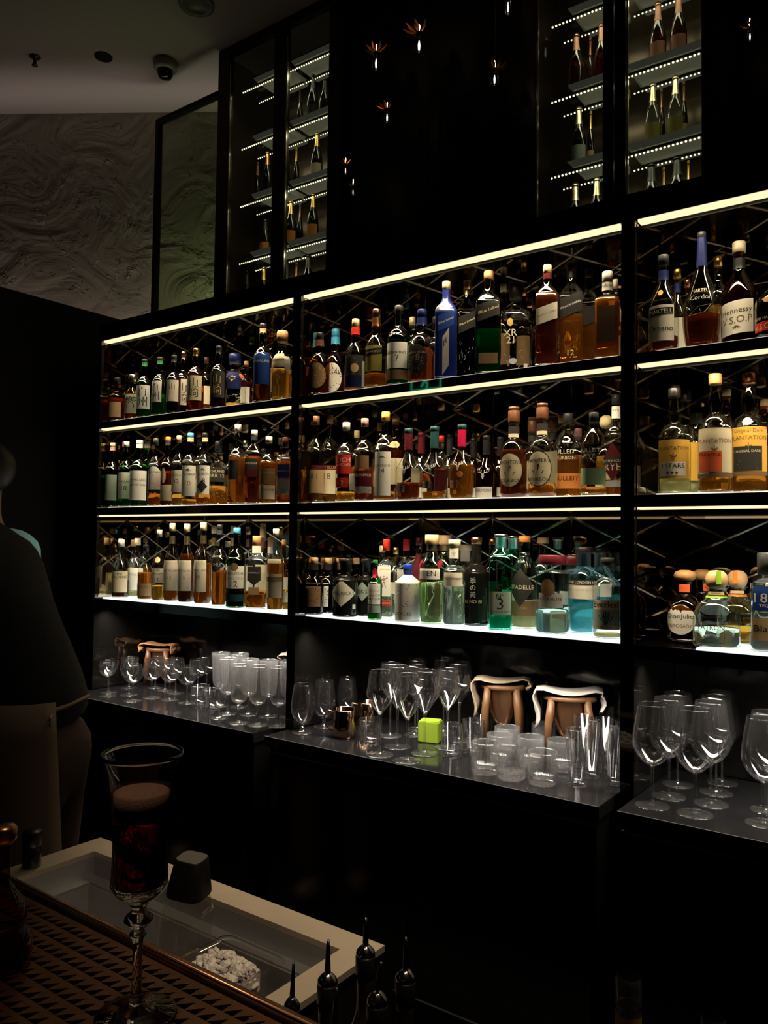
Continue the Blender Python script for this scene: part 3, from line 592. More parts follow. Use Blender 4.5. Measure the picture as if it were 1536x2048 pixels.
def bottle(name, label, group, pos, R, H, yaw, shape, glass, liq, fill, cap, labs, foil=None, detail=1, rib=None, capmetal=0):
    """labs: list of (shape, colour, centre_deg, half_deg, z0, z1, slant, [(text|strokes, v, height, ink)])"""
    t = thing(name, label, 'bottle', W(pos), yaw, group)
    prof, e, zq, capp, fz = S[shape]; P = Prof(prof, e, zq, R, H); n = 32 if detail else 16
    sq = (lambda z: P.exp(z)) if e > 2 else None
    if rib: n = rib[0] * 4
    bm = bmesh.new(); pts = smoothp([(a * R, b * H) for a, b in prof], 3 if detail else 1)
    rb = (rib[0], rib[1], rib[2] * H, rib[3] * H) if rib else None
    lathe(bm, [(0, 0)] + pts, n, sq, rb, close_top=False); obj('glass_body', bm, gm(glass), t, True)
    if liq:
        top = fill * H; zz = [.022 * H] + [p[1] for p in pts if .03 * H < p[1] < top - .002 * H] + [top]
        bm = bmesh.new(); lathe(bm, [(P.r(z) * (.93 if z > zz[0] else .86), z) for z in zz], n if not rib else 28, sq); obj('liquid', bm, lm(liq), t, True)
    bm = bmesh.new(); lathe(bm, [(a * R, b * H) for a, b in capp], 20); obj('cap', bm, pm(cap, capmetal or (1 if cap in ('gold', 'copper', 'bronze', 'silver') else 0)), t, True)
    if fz and foil:
        bm = bmesh.new(); zs = [fz[0] + (fz[1] - fz[0]) * k / 5 for k in range(6)]
        lathe(bm, [(P.r(z * H) + .0006, z * H) for z in zs], 20, close_top=False, close_bottom=False); obj('neck_band', bm, pm(foil, 1 if foil in ('gold', 'copper', 'bronze', 'silver', 'ltgold') else 0, .3), t, True)
    for li, (sh, col, c, h, z0, z1, sl, inner) in enumerate(labs):
        off = .0007 + .0004 * li
        d = (sh, c, h, z0, z1, sl); lo = None; at = patch(bmesh.new(), P, d, 0)
        if col:
            bm = bmesh.new(); at = patch(bm, P, d, off); bmesh.ops.recalc_face_normals(bm, faces=bm.faces); lo = obj('paper_label', bm, pm(col, 0, .6), t, True)
        if inner and detail:
            bm = bmesh.new(); mats = []; hh, zh = math.radians(h), (z1 - z0) / 2 * H; RR = P.r((z0 + z1) / 2 * H)
            for itx in inner:
                what, v, hv, ink = itx if len(itx) == 4 else (*itx, 'ink')
                m = pm(ink, 0, .5)
                if m not in mats: mats.append(m)
                mi = mats.index(m)
                if isinstance(what, str): letters(bm, at, what, v, hv, RR, hh, zh, off + .0003, mi)
                else:
                    k = hv; f = [(((a[0] * k * zh / (RR * hh)) if v is not None else a[0], (v or 0) + a[1] * (k if v is not None else 1)) for a in s_) for s_ in what]
                    strokes(bm, at, [tuple(q) for q in f], off + .0003, .0011 if v is not None else .0005, RR, hh, zh, mi)
            obj('lettering', bm, mats, lo or t)
    return t
PLACED = []          # (x, y, r) per shelf, so that no two bottles meet
def place(shelf_z, xc, ytop, wpx, Y, shape, ymax=2.44, grow=1.0, pad=.004):
    """slide along the sight line until the bottle is clear of its neighbours"""
    sqf = 2 ** (.5 - 1 / S[shape][1]) if S[shape][1] > 2 else 1.0
    while True:
        p = atY(xc, (ytop + 1100) / 2, Y); s = ppm(p); R = wpx / 2 / s / (1.10 if S[shape][1] >= 4 else 1.0) * grow
        rr = R * sqf
        q = Vector((p.x, Y, shelf_z)); b0, b1 = next(((a, b) for a, b in BAYS if a - .03 < p.x < b + .03), BAYS[0] if p.x < -2.5 else BAYS[2])
        q.x = min(max(q.x, b0 + rr + .004), b1 - rr - .004 if b1 < 0 else 9)
        ok = all((q.x - a) ** 2 + (q.y - b) ** 2 > (rr + c + pad) ** 2 for z, a, b, c in PLACED if abs(z - shelf_z) < .05) and q.y - rr > D + .010
        if Y + rr > 2.4535: ok = False; break
        if ok: break
        Y += .004
    top = atY(xc, ytop, Y); H = min(top.z - shelf_z, .342)
    if not ok: print('NOROOM', shape, xc, ytop)
    PLACED.append((shelf_z, q.x, q.y, rr))
    if DBG: print('B', shape, xc, 'R%.3f H%.3f Y%.3f' % (R, H, q.y))
    return q, R, H, 0.72 * math.atan2(-q.x, q.y), ok
def lab(col, z0, z1, texts=(), h=58, c=0, sh='r', sl=0, ink='ink', lines=0):
    inner = [(a[0], a[1], a[2], a[3] if len(a) > 3 else ink) for a in texts]
    if lines: inner.append((fine(lines, -.75, -.2, lines + int(z0 * 100)), None, 1, ink))
    return (sh, col, c, h, z0, z1, sl, inner)
def L(*a, **k): return lab(*a, **k)
DZ = .001; DBG = 0
def row(group, where, z, items, name='whisky_bottle'):
    for it in items:
        xc, yt, wp, shape, glass, liq, fill, cap, labs, desc = it[:10]; k = it[10] if len(it) > 10 else {}
        Y = k.get('Y', D + .018 + wp / 2 / 640)
        q, R, H, yaw, ok = place(z, xc, yt, wp, Y, shape)
        if not ok: PLACED.pop(); continue
        bottle(k.get('name', name), desc + (', ' + where if where else ''), group, Vector((q.x, q.y, z + DZ)), R, H, yaw + math.radians(k.get('yaw', 0)), shape, glass, liq, fill, cap, labs, k.get('foil'), k.get('detail', 1), k.get('rib'), k.get('cm', 0))
# ---- top shelf
bk = dict(Y=2.26, detail=0)
row('whisky bottles, left bay top shelf', 'left bay top shelf', ZT, [
 (230, 757, 36, 'label21', 'amber', 'honey', .52, 'black', [L('kraft', .08, .42, lines=4, h=40)], 'squat amber bottle with plain tan label, leftmost'),
 (261, 751, 29, 'decant', 'amber', 'honey', .45, 'silver', [L('paper', .12, .56, [('響', .15, .55)], h=52, lines=3)], 'faceted amber decanter with white label and one bold character'),
 (285, 720, 29, 'bulge', 'green', 'olive', .40, 'dgrey', [L('eggwhite', .14, .54, [('白', .45, .38), ('州', -.40, .42)], h=62)], 'green bottle with white label of two characters, in front', dict(foil='green')),
 (316, 716, 30, 'bulge', 'green', 'olive', .36, 'dgrey', [L('eggwhite', .22, .58, [('白', .40, .36), ('州', -.42, .40)], h=50, c=-22)], 'green bottle with white two-character label, behind the other green one', dict(foil='green')),
 (344, 712, 28, 'bulge', 'brown', 'dark', .4, 'dgrey', [L('paper', .20, .56, [('山', .4, .3)], h=56, lines=4)], 'brown bottle with dark cap and pale label, third right of greens', dict(foil='dgrey')),
 (364, 705, 31, 'bulge', 'brown', 'dark', .4, 'bronze', [L('paper', .16, .56, [('山', .35, .34), ('崎', -.40, .40)], h=58, c=6)], 'brown bottle with bronze neck and pale two-character label', dict(foil='bronze', cm=1)),
 (388, 699, 34, 'bulge', 'amber', 'whisky', .3, 'gold', [L('ivory', .16, .55, [('山', .42, .38), ('崎', -.32, .44)], h=58)], 'amber bottle with gold neck and tan two-character label', dict(foil='gold', cm=1)),
 (434, 694, 32, 'bulge', 'brown', 'dark', .5, 'black', [L('char', .16, .58, [('山', .40, .34, 'kraft'), ('崎', -.40, .40, 'kraft')], h=60)], 'dark bottle with black label and faint gold characters', dict(foil='black')),
 (466, 709, 46, 'decant', 'clear', 'gold', .12, 'navy', [L('navy', .36, .66, [('✦', .2, .4, 'gold')], h=46, lines=3, ink='gold'), L(None, .06, .30, [(_rnd(40, 5), None, 1, 'silver')], h=75), ('o', 'vermil', 52, 13, .54, .64, 0, [])], 'clear cut decanter with navy cap and blue label', dict(foil='navy')),
 (522, 649, 36, 'bulge', 'clear', 'dark', .62, 'black', [L('bluelab', .22, .62, [('KAVALAN', .45, .16, 'silver')], h=62, lines=3, ink='silver')], 'tall dark bottle with deep blue label, beside yellow bottle', dict(foil='kraft')),
 (561, 664, 42, 'decant', 'clear', 'gold', .44, 'wood', [L('ivory', .46, .66, [('GIRAUD', .1, .30)], h=44, c=-16, lines=2), L('white', .42, .62, lines=3, h=18, c=44)], 'clear bottle of yellow spirit with cream label and wooden stopper'),
 (409, 716, 24, 'std', 'clear', 'whisky', .5, 'brown', [L('ivory', .2, .5, h=50)], 'narrow brown-capped bottle in the back row behind the gold-necked one', bk),
 (489, 724, 24, 'std', 'amber', 'whisky', .6, 'tan', [L('paper', .2, .5, h=50)], 'amber bottle in the back row behind the cut decanter', bk),
 (539, 660, 26, 'std', 'amber', 'whisky', .6, 'gold', [L('kraft', .2, .5, h=50)], 'gold-capped bottle in the back row right of the blue label', bk),
 (241, 752, 24, 'squat', 'brown', 'dark', .5, 'black', [L('dkraft', .2, .45, h=50)], 'small dark bottle in the back row at the far left', bk),
])
row('whisky bottles, middle bay top shelf', 'middle bay top shelf', ZT, [
 (622, 670, 42, 'squat', 'amber', 'honey', .34, 'black', [('o', 'dkraft', -8, 56, .10, .50, 0, [(ORNATE, 0, .9, 'kraft')])], 'amber bottle with dark ornate oval label, leftmost', dict(foil='brown')),
 (664, 661, 44, 'squat', 'amber', 'honey', .34, 'sky', [('o', 'paper', -8, 54, .08, .50, 0, [(ORNATE, 0, .9, 'ink'), ('REGAL', .35, .18, 'ink')]), L('sky', .0, .06, h=80)], 'amber bottle with light blue cap and white ornate label', dict(foil='sky')),
 (708, 640, 41, 'squat', 'clear', 'whisky', .10, 'ltgold', [L('char', .20, .48, [(_rnd(16, 9), None, 1, 'kraft')], h=62), ('o', 'tan', 8, 22, .24, .36, 0, []), L('navy', .04, .19, h=60), L('grey', .05, .40, h=10, c=60)], 'clear bottle with red and gold neck and dark pictorial label', dict(foil='red')),
 (750, 620, 46, 'squat', 'clear', 'whisky', .18, 'bronze', [L('olive', .20, .52, [('CHIVAS REGAL', .45, .22, 'paper')], h=46, c=-6), ('r', 'ink', -6, 46, .40, .48, .3, [('CHIVAS REGAL', 0, .6, 'ivory')])], 'half-empty clear bottle with copper neck and dark banner label', dict(foil='copper')),
 (795, 613, 46, 'std', 'green', 'olive', .3, 'dgrey', [L('eggwhite', .20, .52, [("Ballantine's", .25, .26, 'ink'), ('17', -.25, .24, 'ink')], h=62, c=-6), L('dkraft', .06, .18, h=66, c=-6)], 'green bottle with white label reading 17'),
 (841, 621, 54, 'squat', 'clear', 'red', .46, 'navy', [('o', 'char', -14, 48, .10, .50, 0, [('CHIVAS REGAL', .45, .14, 'ivory'), ('18', .1, .22, 'ivory'), (ORNATE, -.2, .6, 'kraft')])], 'red-amber bottle with navy cap and black shield label', dict(foil='navy')),
 (890, 565, 48, 'square', 'satin', None, 0, 'tan', [('r', 'bluelab', 0, 37, .50, .66, .42, [('Blue Label', 0, .42, 'silver')]), ('r', 'grey', 0, 16, .08, .46, .25, [(FIGURE, .55, .18, 'dgrey')]), ('o', 'gold', -45, 7, .70, .74, 0, [])], 'frosted blue square bottle with wooden stopper', dict(yaw=8)),
 (932, 560, 44, 'square', 'nearblack', 'dark', .6, 'gold', [('r', 'ink', 0, 40, .50, .66, .42, [('Blue Label', 0, .36, 'ltgold')]), L(None, .1, .42, [(_rnd(18, 12), None, 1, 'grey')], h=34)], 'black-green square bottle with gold cap, right of the blue one', dict(cm=1, yaw=8, foil='ltgold')),
 (975, 544, 56, 'square', 'dgreen', 'emerald', .42, 'wood', [('r', 'char', 0, 42, .52, .68, .42, [('Blue Label', 0, .40, 'ltgold')]), L('dkraft', .09, .19, h=36)], 'large dark green square bottle with wooden cap and slanted label', dict(yaw=8)),
 (1030, 569, 76, 'xr', 'clear', 'gold', .035, 'black', [L(None, .34, .50, [('XR', .45, .42, 'ivory'), ('21', -.45, .42, 'ivory')], h=26, c=-10), L(None, .1, .3, [(_rnd(14, 4), None, 1, 'grey')], h=30), ('o', 'gold', -10, 9, .52, .60, 0, []), ('o', 'silver', -2, 14, .14, .20, 0, []), L('white', .08, .14, h=6, c=40)], 'nearly empty clear tapered decanter with tall black stopper'),
 (1093, 532, 50, 'square', 'clear', 'red', .72, 'tan', [('r', 'paper', 0, 45, .42, .58, .38, [('AGED 15 YEARS', 0, .36, 'maroon')])], 'dark red square bottle with maroon neck and slanted white label', dict(foil='maroon', yaw=4)),
 (1142, 528, 54, 'square', 'clear', 'whisky', .50, 'black', [('r', 'ink', 0, 44, .50, .68, .38, [('BLACK LABEL', 0, .36, 'silver')]), L(None, .1, .2, [('12', 0, .5, 'ltgold')], h=20)], 'amber square bottle with black cap and slanted black label', dict(foil='black', yaw=4)),
 (1214, 545, 54, 'sqstd', 'clear', 'whisky', .70, 'white', [L('white', .78, .87, [('naked', .25, .5, 'ink')], h=80), L('dkraft', .18, .58, [([((-.9, y * .2), (.9, y * .2 + .08)) for y in range(-4, 5)], None, 1, 'orange')], h=36)], 'amber bottle with white cap and white band on the neck', dict(rib=(24, .03, .1, .4))),
 (1177, 540, 44, 'square', 'clear', 'whisky', .62, 'black', [('r', 'ink', 0, 44, .46, .62, .38, [])], 'black-capped amber bottle behind the black slanted label', dict(Y=2.27, foil='black')),
 (612, 678, 30, 'squat', 'brown', 'dark', .5, 'black', [L('dkraft', .2, .4)], 'dark bottle in the back row at the left post', bk),
 (655, 687, 30, 'std', 'amber', 'dark', .5, 'brown', [L('dkraft', .2, .4)], 'brown bottle in the back row left of the light blue cap', bk),
 (822, 636, 32, 'std', 'clear', 'whisky', .5, 'ltgold', [L('paper', .2, .5)], 'gold-capped clear bottle in the back row behind the green one', bk),
 (868, 635, 30, 'bulge', 'clear', 'whisky', .5, 'dgrey', [L('kraft', .2, .5)], 'grey-capped bottle in the back row left of the frosted blue one', bk),
 (1005, 553, 34, 'bulge', 'brown', 'dark', .5, 'ltgold', [L('dkraft', .2, .5)], 'gold-capped dark bottle in the back row behind the black stopper', bk),
 (1046, 578, 30, 'bulge', 'brown', 'dark', .5, 'gold', [L('dkraft', .2, .5)], 'gold-capped bottle in the back row left of the maroon neck', bk),
 (1060, 583, 40, 'sqstd', 'clear', 'whisky', .5, 'black', [L('char', .2, .5)], 'square bottle in the back row behind the tapered decanter', bk),
 (1230, 560, 30, 'std', 'clear', 'whisky', .5, 'white', [L('white', .5, .7)], 'white-capped bottle in the back row beside the right post', bk),
])
row('cognac bottles, right bay top shelf', 'right bay top shelf', ZT, [
 (1327, 512, 58, 'cognac', 'clear', 'red', .16, 'dgrey', [L('paper', .10, .46, [('Ornano', -.30, .2, 'dgrey')], h=54, c=-8, lines=3), ('r', 'ink', -8, 50, .36, .43, .1, [('MARTELL', 0, .6, 'white')]), ('o', 'gold', -10, 12, .56, .62, 0, [])], 'clear nearly empty cognac bottle with navy neck and white label', dict(foil='navy')),
 (1404, 465, 74, 'tear', 'smoke', 'red', .28, 'dgrey', [L(None, .28, .50, [('MARTELL', .75, .14, 'ivory'), ('Cordon', .2, .2, 'grey')], h=40), L(None, .24, .36, [([((-.9, -.6), (-.2, .5)), ((-.2, .5), (.8, .8)), ((.8, .8), (.3, -.3)), ((.3, -.3), (-.9, -.6)), ((-.1, .3), (0, -.2))], None, 1, 'silver')], h=40)], 'tall teardrop bottle of dark cognac with long blue neck', dict(foil='navy')),
 (1479, 485, 68, 'cognac', 'brown', 'dark', .60, 'cream', [('r', 'paper', -6, 56, .12, .42, .12, [('Hennessy', .35, .30, 'ink'), ('V.S.O.P', -.15, .22, 'dkraft'), (BEAST, -.6, .22, 'dkraft')])], 'black cognac bottle with cream cap and white label', dict(foil='black')),
 (1553, 530, 78, 'cognac', 'nearblack', 'dark', .6, 'black', [('r', 'red', -30, 40, .10, .22, .08, [('V.S.O.P', 0, .6, 'ltgold')]), ('r', None, -30, 40, .22, .32, .05, [('RÉMY MARTIN', 0, .6, 'ltgold')]), ('o', 'gold', -20, 14, .46, .54, 0, [])], 'dark green frosted bottle with red label, cut by frame edge', dict(name='cognac_bottle')),
 (1287, 555, 46, 'cognac', 'clear', 'red', .10, 'dgrey', [L('paper', .10, .46, h=54), ('r', 'ink', 0, 50, .36, .42, 0, [])], 'clear bottle with white label in shade beside the post', dict(Y=2.25, foil='navy')),
 (1355, 540, 40, 'cognac', 'clear', 'red', .12, 'gold', [L('paper', .10, .44, h=54)], 'blue-necked clear bottle behind the white cognac label', dict(Y=2.26, foil='navy', detail=0)),
 (1375, 560, 30, 'std', 'clear', 'honey', .12, 'copper', [L('paper', .05, .3, h=54)], 'small copper-capped clear bottle in the back row left of the teardrop', dict(Y=2.30, detail=0)),
 (1437, 515, 44, 'std', 'clear', 'gold', .5, 'gold', [L('paper', .1, .4, h=50)], 'gold-capped clear bottle in the back row right of the teardrop', dict(Y=2.25, detail=0)),
], 'cognac_bottle')
# ---- middle shelf
row('whisky bottles, left bay middle shelf', 'left bay middle shelf', ZM, [
 (209, 888, 26, 'bulge', 'green', 'olive', .5, 'tan', [L('sage', .1, .5, lines=4)], 'green bottle with tan and pink cap, leftmost', dict(foil='pink')),
 (229, 886, 25, 'bulge', 'dgreen', 'dark', .5, 'pink', [L('kraft', .10, .52, [('LAPHROAIG', .35, .16)], lines=3)], 'dark green bottle with tan label'),
 (251, 884, 28, 'bulge', 'green', 'olive', .12, 'white', [L('eggwhite', .12, .52, [('PHROAIG', .30, .2), ('10', -.2, .18)], lines=3)], 'green bottle with white cap and white label reading 10'),
 (277, 881, 36, 'bulge', 'green', 'olive', .08, 'white', [L('eggwhite', .09, .53, [('LAPHROAIG', .38, .16), ('QUARTER CASK', .02, .16), (fine(5, -.15, -.62, 2), None, 1, 'grey')], h=66)], 'green bottle with the largest white label and white collar', dict(foil='white')),
 (310, 878, 29, 'std', 'clear', 'whisky', .18, 'dgrey', [('a', 'eggwhite', 0, 55, .24, .58, 0, [('BOWMORE', .5, .14), (_rnd(12, 21), None, 1, 'ink')]), L('char', .20, .235, h=55)], 'clear bottle with dark grey cap and arched white label'),
 (334, 875, 27, 'bulge', 'amber', 'honey', .5, 'orange', [L('ivory', .07, .30, lines=2), ('o', 'ivory', -22, 22, .32, .54, 0, [])], 'amber bottle with orange cap and long tan label', dict(foil='dgrey')),
 (356, 872, 27, 'std', 'clear', 'gold', .16, 'tan', [L('paper', .18, .50, [('CAOL ILA', .55, .2), ('12', 0, .16)], lines=3)], 'clear bottle with tan cap and cream label reading 12', dict(foil='brown')),
 (379, 867, 33, 'bulge', 'clear', 'honey', .08, 'sky', [L('eggwhite', .12, .54, [(BEAST, .72, .16), ('TALISKER', .42, .16), ('10', -.15, .16, 'orange'), (_rnd(9, 31, 1, .4), None, 1, 'orange')], h=55)], 'clear bottle with bright blue cap and white label', dict(foil='tan')),
 (408, 867, 31, 'bulge', 'clear', 'honey', .14, 'black', [L('eggwhite', .14, .54, [(BEAST, .72, .16), ('TALISKER', .42, .16), ('18', -.05, .16)], h=52), ('d', 'char', -4, 40, .16, .34, 0, [])], 'clear bottle with black cap and white and dark label', dict(foil='tan')),
 (435, 883, 43, 'label21', 'clear', 'honey', .30, 'black', [L('char', .36, .58, [('HIGHLAND', .45, .24, 'ivory'), ('PARK 12', -.15, .24, 'ivory')], h=52), L(None, .05, .32, [(_rnd(30, 8), None, 1, 'dkraft')], h=70)], 'squat clear bottle with black label and black stopper'),
 (474, 850, 37, 'bulge', 'clear', 'whisky', .58, 'grey', [L('char', .30, .54, lines=3, ink='kraft', h=40, c=-22)], 'tall amber bottle with grey cap and small black label'),
 (507, 861, 35, 'square', 'clear', 'red', .64, 'white', [L('char', .36, .60, [('INDIAN', .5, .22, 'ivory')], h=40, c=-8), L('maroon', .36, .46, h=32, c=-8)], 'reddish square bottle with grey-white neck', dict(foil='dgrey')),
 (536, 874, 36, 'std', 'clear', 'whisky', .62, 'white', [L('dkraft', .28, .52, [('GLENKINCHIE', .4, .14, 'kraft')], lines=3, ink='kraft'), L('ivory', .06, .26, [('GLENKINCHIE', .35, .2)], lines=2)], 'amber bottle with white neck and cream lower label', dict(foil='white')),
 (569, 876, 33, 'sqstd', 'clear', 'red', .64, 'brown', [('r', 'bluelab', 0, 40, .38, .58, 0, [('BUSHMILLS', 0, .24, 'white')]), L('grey', .12, .36, lines=4, h=38)], 'dark amber bottle with blue neck and blue label', dict(foil='bluelab')),
 (292, 888, 30, 'std', 'green', 'dark', .5, 'white', [L('maroon', .2, .4)], 'white-capped bottle in the back row behind the largest white label', bk),
 (303, 890, 24, 'std', 'brown', 'dark', .5, 'orange', [L('dkraft', .2, .4)], 'orange-capped bottle in the back row left of the arched label', bk),
 (397, 878, 26, 'std', 'clear', 'whisky', .5, 'dgrey', [L('grey', .2, .4)], 'grey-capped bottle in the back row between the two horse labels', bk),
 (461, 888, 26, 'std', 'clear', 'whisky', .5, 'black', [L('char', .2, .4)], 'black-capped bottle in the back row right of the squat one', bk),
 (489, 882, 26, 'std', 'clear', 'whisky', .5, 'silver', [L('grey', .2, .4)], 'silver-capped bottle in the back row left of the reddish square', bk),
 (526, 898, 26, 'std', 'clear', 'whisky', .5, 'black', [L('paper', .2, .4)], 'clear bottle in the back row left of the white neck', bk),
 (560, 876, 28, 'std', 'clear', 'whisky', .5, 'dgrey', [L('paper', .2, .4)], 'dark-capped bottle in the back row left of the blue neck', bk),
])
row('whisky bottles, middle bay middle shelf', 'middle bay middle shelf', ZM, [
 (617, 835, 36, 'std', 'clear', 'honey', .34, 'brown', [L('maroon', .37, .42, h=74), L('kraft', .10, .37, [('81', .45, .26, 'dkraft')], lines=3, h=74)], 'amber bottle with brown cap and tan label, leftmost', dict(foil='navy')),
 (652, 831, 37, 'std', 'clear', 'honey', .36, 'wood', [L('maroon', .37, .42, [('PORT ELLEN', 0, .6, 'gold')], h=74), L('ivory', .10, .37, [('18', .45, .26, 'dkraft')], lines=3, h=70)], 'amber bottle with royal blue collar and tan label reading 18', dict(foil='blue')),
 (691, 846, 41, 'std', 'clear', 'gold', .12, 'white', [L('red', .34, .58, [('LOCH', .45, .26, 'white'), ('LOMOND', -.05, .26, 'white')], h=52, c=-12), L('red', .17, .29, [('12', 0, .5, 'white')], h=40, c=-16), L('white', .14, .34, h=16, c=48)], 'clear bottle with red label and white and red cap', dict(foil='red')),
 (728, 838, 40, 'std', 'clear', 'red', .40, 'pink', [L('dkraft', .38, .54, lines=3, ink='kraft', h=44, c=-8), L('maroon', .12, .36, [('DRONACH', .55, .22, 'ivory')], lines=3, ink='ivory', h=56), L('grey', .09, .17, [(_rnd(14, 41), None, 1, 'ink')], h=54)], 'bottle with dusky pink neck and maroon label', dict(foil='pink')),
 (770, 825, 45, 'std', 'clear', 'honey', .10, 'yellow', [L('eggwhite', .05, .54, [(BEAST, .75, .13), ('CLYNELISH', .36, .14), ('14', .14, .11), (fine(7, -.05, -.75, 4, .6), None, 1, 'grey')], h=46, c=-8)], 'tall clear bottle with yellow cap and tall white label', dict(foil='tan')),
 (816, 858, 50, 'stag', 'clear', 'red', .24, 'teal', [L(None, .30, .50, [(STAG, 0, .85, 'silver')], h=48, c=-10), L('grey', .10, .20, [('DALMORE', .2, .4, 'ink')], h=22, c=-30), L('ivory', .26, .46, h=26, c=150)], 'clear antler-crested bottle with plum neck, third full', dict(foil='maroon')),
 (868, 854, 54, 'stag', 'clear', 'honey', .10, 'teal', [L(None, .30, .50, [(STAG, 0, .85, 'silver')], h=48, c=-10), L('grey', .14, .24, [('DALMORE', .2, .4, 'ink')], h=22, c=-30), L('maroon', .14, .42, h=36, c=150), L('ivory', .12, .30, h=20, c=120)], 'nearly empty antler-crested bottle with dark green neck', dict(foil='teal')),
 (923, 850, 53, 'stag', 'clear', 'honey', .46, 'teal', [L(None, .32, .52, [(STAG, 0, .85, 'silver')], h=48, c=-10), L('rose', .14, .24, [('DALMORE', .2, .4, 'ink')], h=22, c=-30), ('o', 'orange', 0, 14, .28, .36, 0, [])], 'amber antler-crested bottle with crimson neck', dict(foil='crimson')),
 (972, 872, 46, 'stag', 'brown', 'dark', .5, 'black', [L(None, .24, .50, [(STAG, 0, .85, 'silver')], h=56, c=-10), L('paper', .02, .19, [('DALMORE', .35, .28, 'ink')], h=50, c=-10)], 'dark maroon antler-crested bottle with black neck, in shade', dict(foil='black', Y=2.20)),
 (1027, 815, 56, 'michter', 'clear', 'red', .52, 'brown', [('o', 'ink', -10, 56, .10, .48, 0, []), ('o', 'ivory', -10, 52, .11, .47, 0, [("MICHTER'S", .48, .2, 'ink'), ('BOURBON', -.62, .18, 'ink'), ([((-.25, -.3), (.25, -.3)), ((-.35, -.1), (.35, -.1)), ((-.35, -.1), (-.25, -.3)), ((.35, -.1), (.25, -.3)), ((0, -.1), (0, .3)), ((0, .3), (.12, .1))], 0, .9, 'ink')]), L('ivory', .66, .70, lines=1, h=60, ink='kraft')], 'full dark red bottle with big cream oval label', dict(foil='char')),
 (1084, 808, 57, 'michter', 'clear', 'honey', .14, 'brown', [('o', 'ink', -10, 56, .10, .48, 0, []), ('o', 'ivory', -10, 52, .11, .47, 0, [("MICHTER'S", .48, .2, 'ink'), ('BOURBON', -.62, .18, 'ink'), ([((-.25, -.3), (.25, -.3)), ((-.35, -.1), (.35, -.1)), ((-.35, -.1), (-.25, -.3)), ((.35, -.1), (.25, -.3)), ((0, -.1), (0, .3)), ((0, .3), (.12, .1))], 0, .9, 'ink')]), L('ivory', .66, .70, lines=1, h=60, ink='kraft'), L('ivory', .12, .50, h=50, c=150)], 'nearly empty clear bottle with big cream oval label', dict(foil='char')),
 (1136, 828, 54, 'bulleit', 'clear', 'honey', .50, 'smoky' if 0 else 'dgrey', [L('orange', .10, .28, [('BULLEIT', .35, .28, 'maroon')], lines=2, ink='maroon', h=62), L(None, .30, .62, [('BULLEIT', .45, .2, 'silver'), ('BOURBON', 0, .16, 'silver')], h=50, c=-12)], 'flask-shaped amber bottle with orange label'),
 (1187, 826, 49, 'bulleit', 'clear', 'honey', .10, 'dgrey', [L('verdant', .12, .32, lines=3, ink='green', h=62), L(None, .30, .62, [('BULLEIT', .45, .2, 'silver'), ('RYE', 0, .16, 'silver')], h=50, c=-12)], 'flask-shaped clear bottle with green label'),
 (1232, 790, 48, 'std', 'clear', 'whisky', .16, 'dgrey', [('d', 'maroon', -12, 62, .14, .52, 0, [('RYE', -.25, .18, 'ivory')]), ('r', 'char', -12, 62, .30, .38, 0, [('RITTENHOUSE', 0, .6, 'ivory')]), L('grey', .09, .15, h=60, c=-12), L('white', .76, .88, [('RYE', .3, .2, 'maroon')], h=60)], 'tall clear bottle with maroon diamond label, beside the post'),
 (712, 862, 30, 'std', 'clear', 'whisky', .5, 'ltgold', [L('kraft', .2, .4)], 'gold-capped bottle in the back row left of the pink neck', bk),
 (757, 847, 26, 'std', 'clear', 'whisky', .5, 'brown', [L('ivory', .2, .4)], 'brown-capped bottle in the back row left of the yellow cap', bk),
 (790, 833, 38, 'std', 'amber', 'whisky', .6, 'tan', [('o', 'ltgold', 0, 40, .62, .70, 0, []), L('ivory', .2, .5)], 'tan-capped amber bottle in the back row right of the yellow cap', dict(Y=2.25, detail=0)),
 (842, 866, 46, 'stag', 'clear', 'red', .4, 'maroon', [L('paper', .06, .2, h=40)], 'maroon-necked bottle in the back row between two antler-crested ones', dict(Y=2.28, detail=0, foil='maroon')),
 (882, 872, 30, 'std', 'clear', 'red', .5, 'red', [L('maroon', .2, .4)], 'red-capped bottle in the back row right of the green neck', bk),
 (898, 870, 36, 'stag', 'clear', 'red', .3, 'black', [L('paper', .06, .2, h=40)], 'black-necked bottle in the back row left of the crimson neck', dict(Y=2.31, detail=0, foil='dgrey')),
 (946, 878, 38, 'stag', 'brown', 'dark', .4, 'black', [L('paper', .06, .2, h=40)], 'black-necked bottle in the back row right of the crimson neck', dict(Y=2.31, detail=0, foil='black')),
 (1000, 875, 40, 'stag', 'brown', 'dark', .4, 'black', [L('paper', .06, .2, h=40)], 'dark bottle in the back row left of the full red bottle', dict(Y=2.30, detail=0, foil='black')),
 (1064, 836, 44, 'michter', 'clear', 'honey', .4, 'brown', [('o', 'ivory', 0, 50, .11, .47, 0, [])], 'bottle in the back row between the two cream ovals', dict(Y=2.28, detail=0, foil='char')),
 (1104, 830, 46, 'michter', 'clear', 'red', .5, 'brown', [('o', 'ivory', 0, 50, .11, .47, 0, [])], 'bottle in the back row right of the nearly empty cream oval', dict(Y=2.28, detail=0, foil='char')),
 (1122, 830, 36, 'std', 'clear', 'red', .5, 'wood', [L('maroon', .2, .5)], 'wood-capped bottle in the back row left of the orange label', dict(Y=2.31, detail=0)),
 (1156, 858, 38, 'bulleit', 'clear', 'red', .5, 'pink', [L('orange', .1, .28)], 'pink-capped bottle in the back row right of the orange label', dict(Y=2.31, detail=0)),
 (1212, 832, 44, 'julio', 'clear', 'gold', .5, 'ltgold', [L('ivory', .1, .3)], 'gold-topped bottle in the back row left of the diamond label', dict(Y=2.27, detail=0)),
])
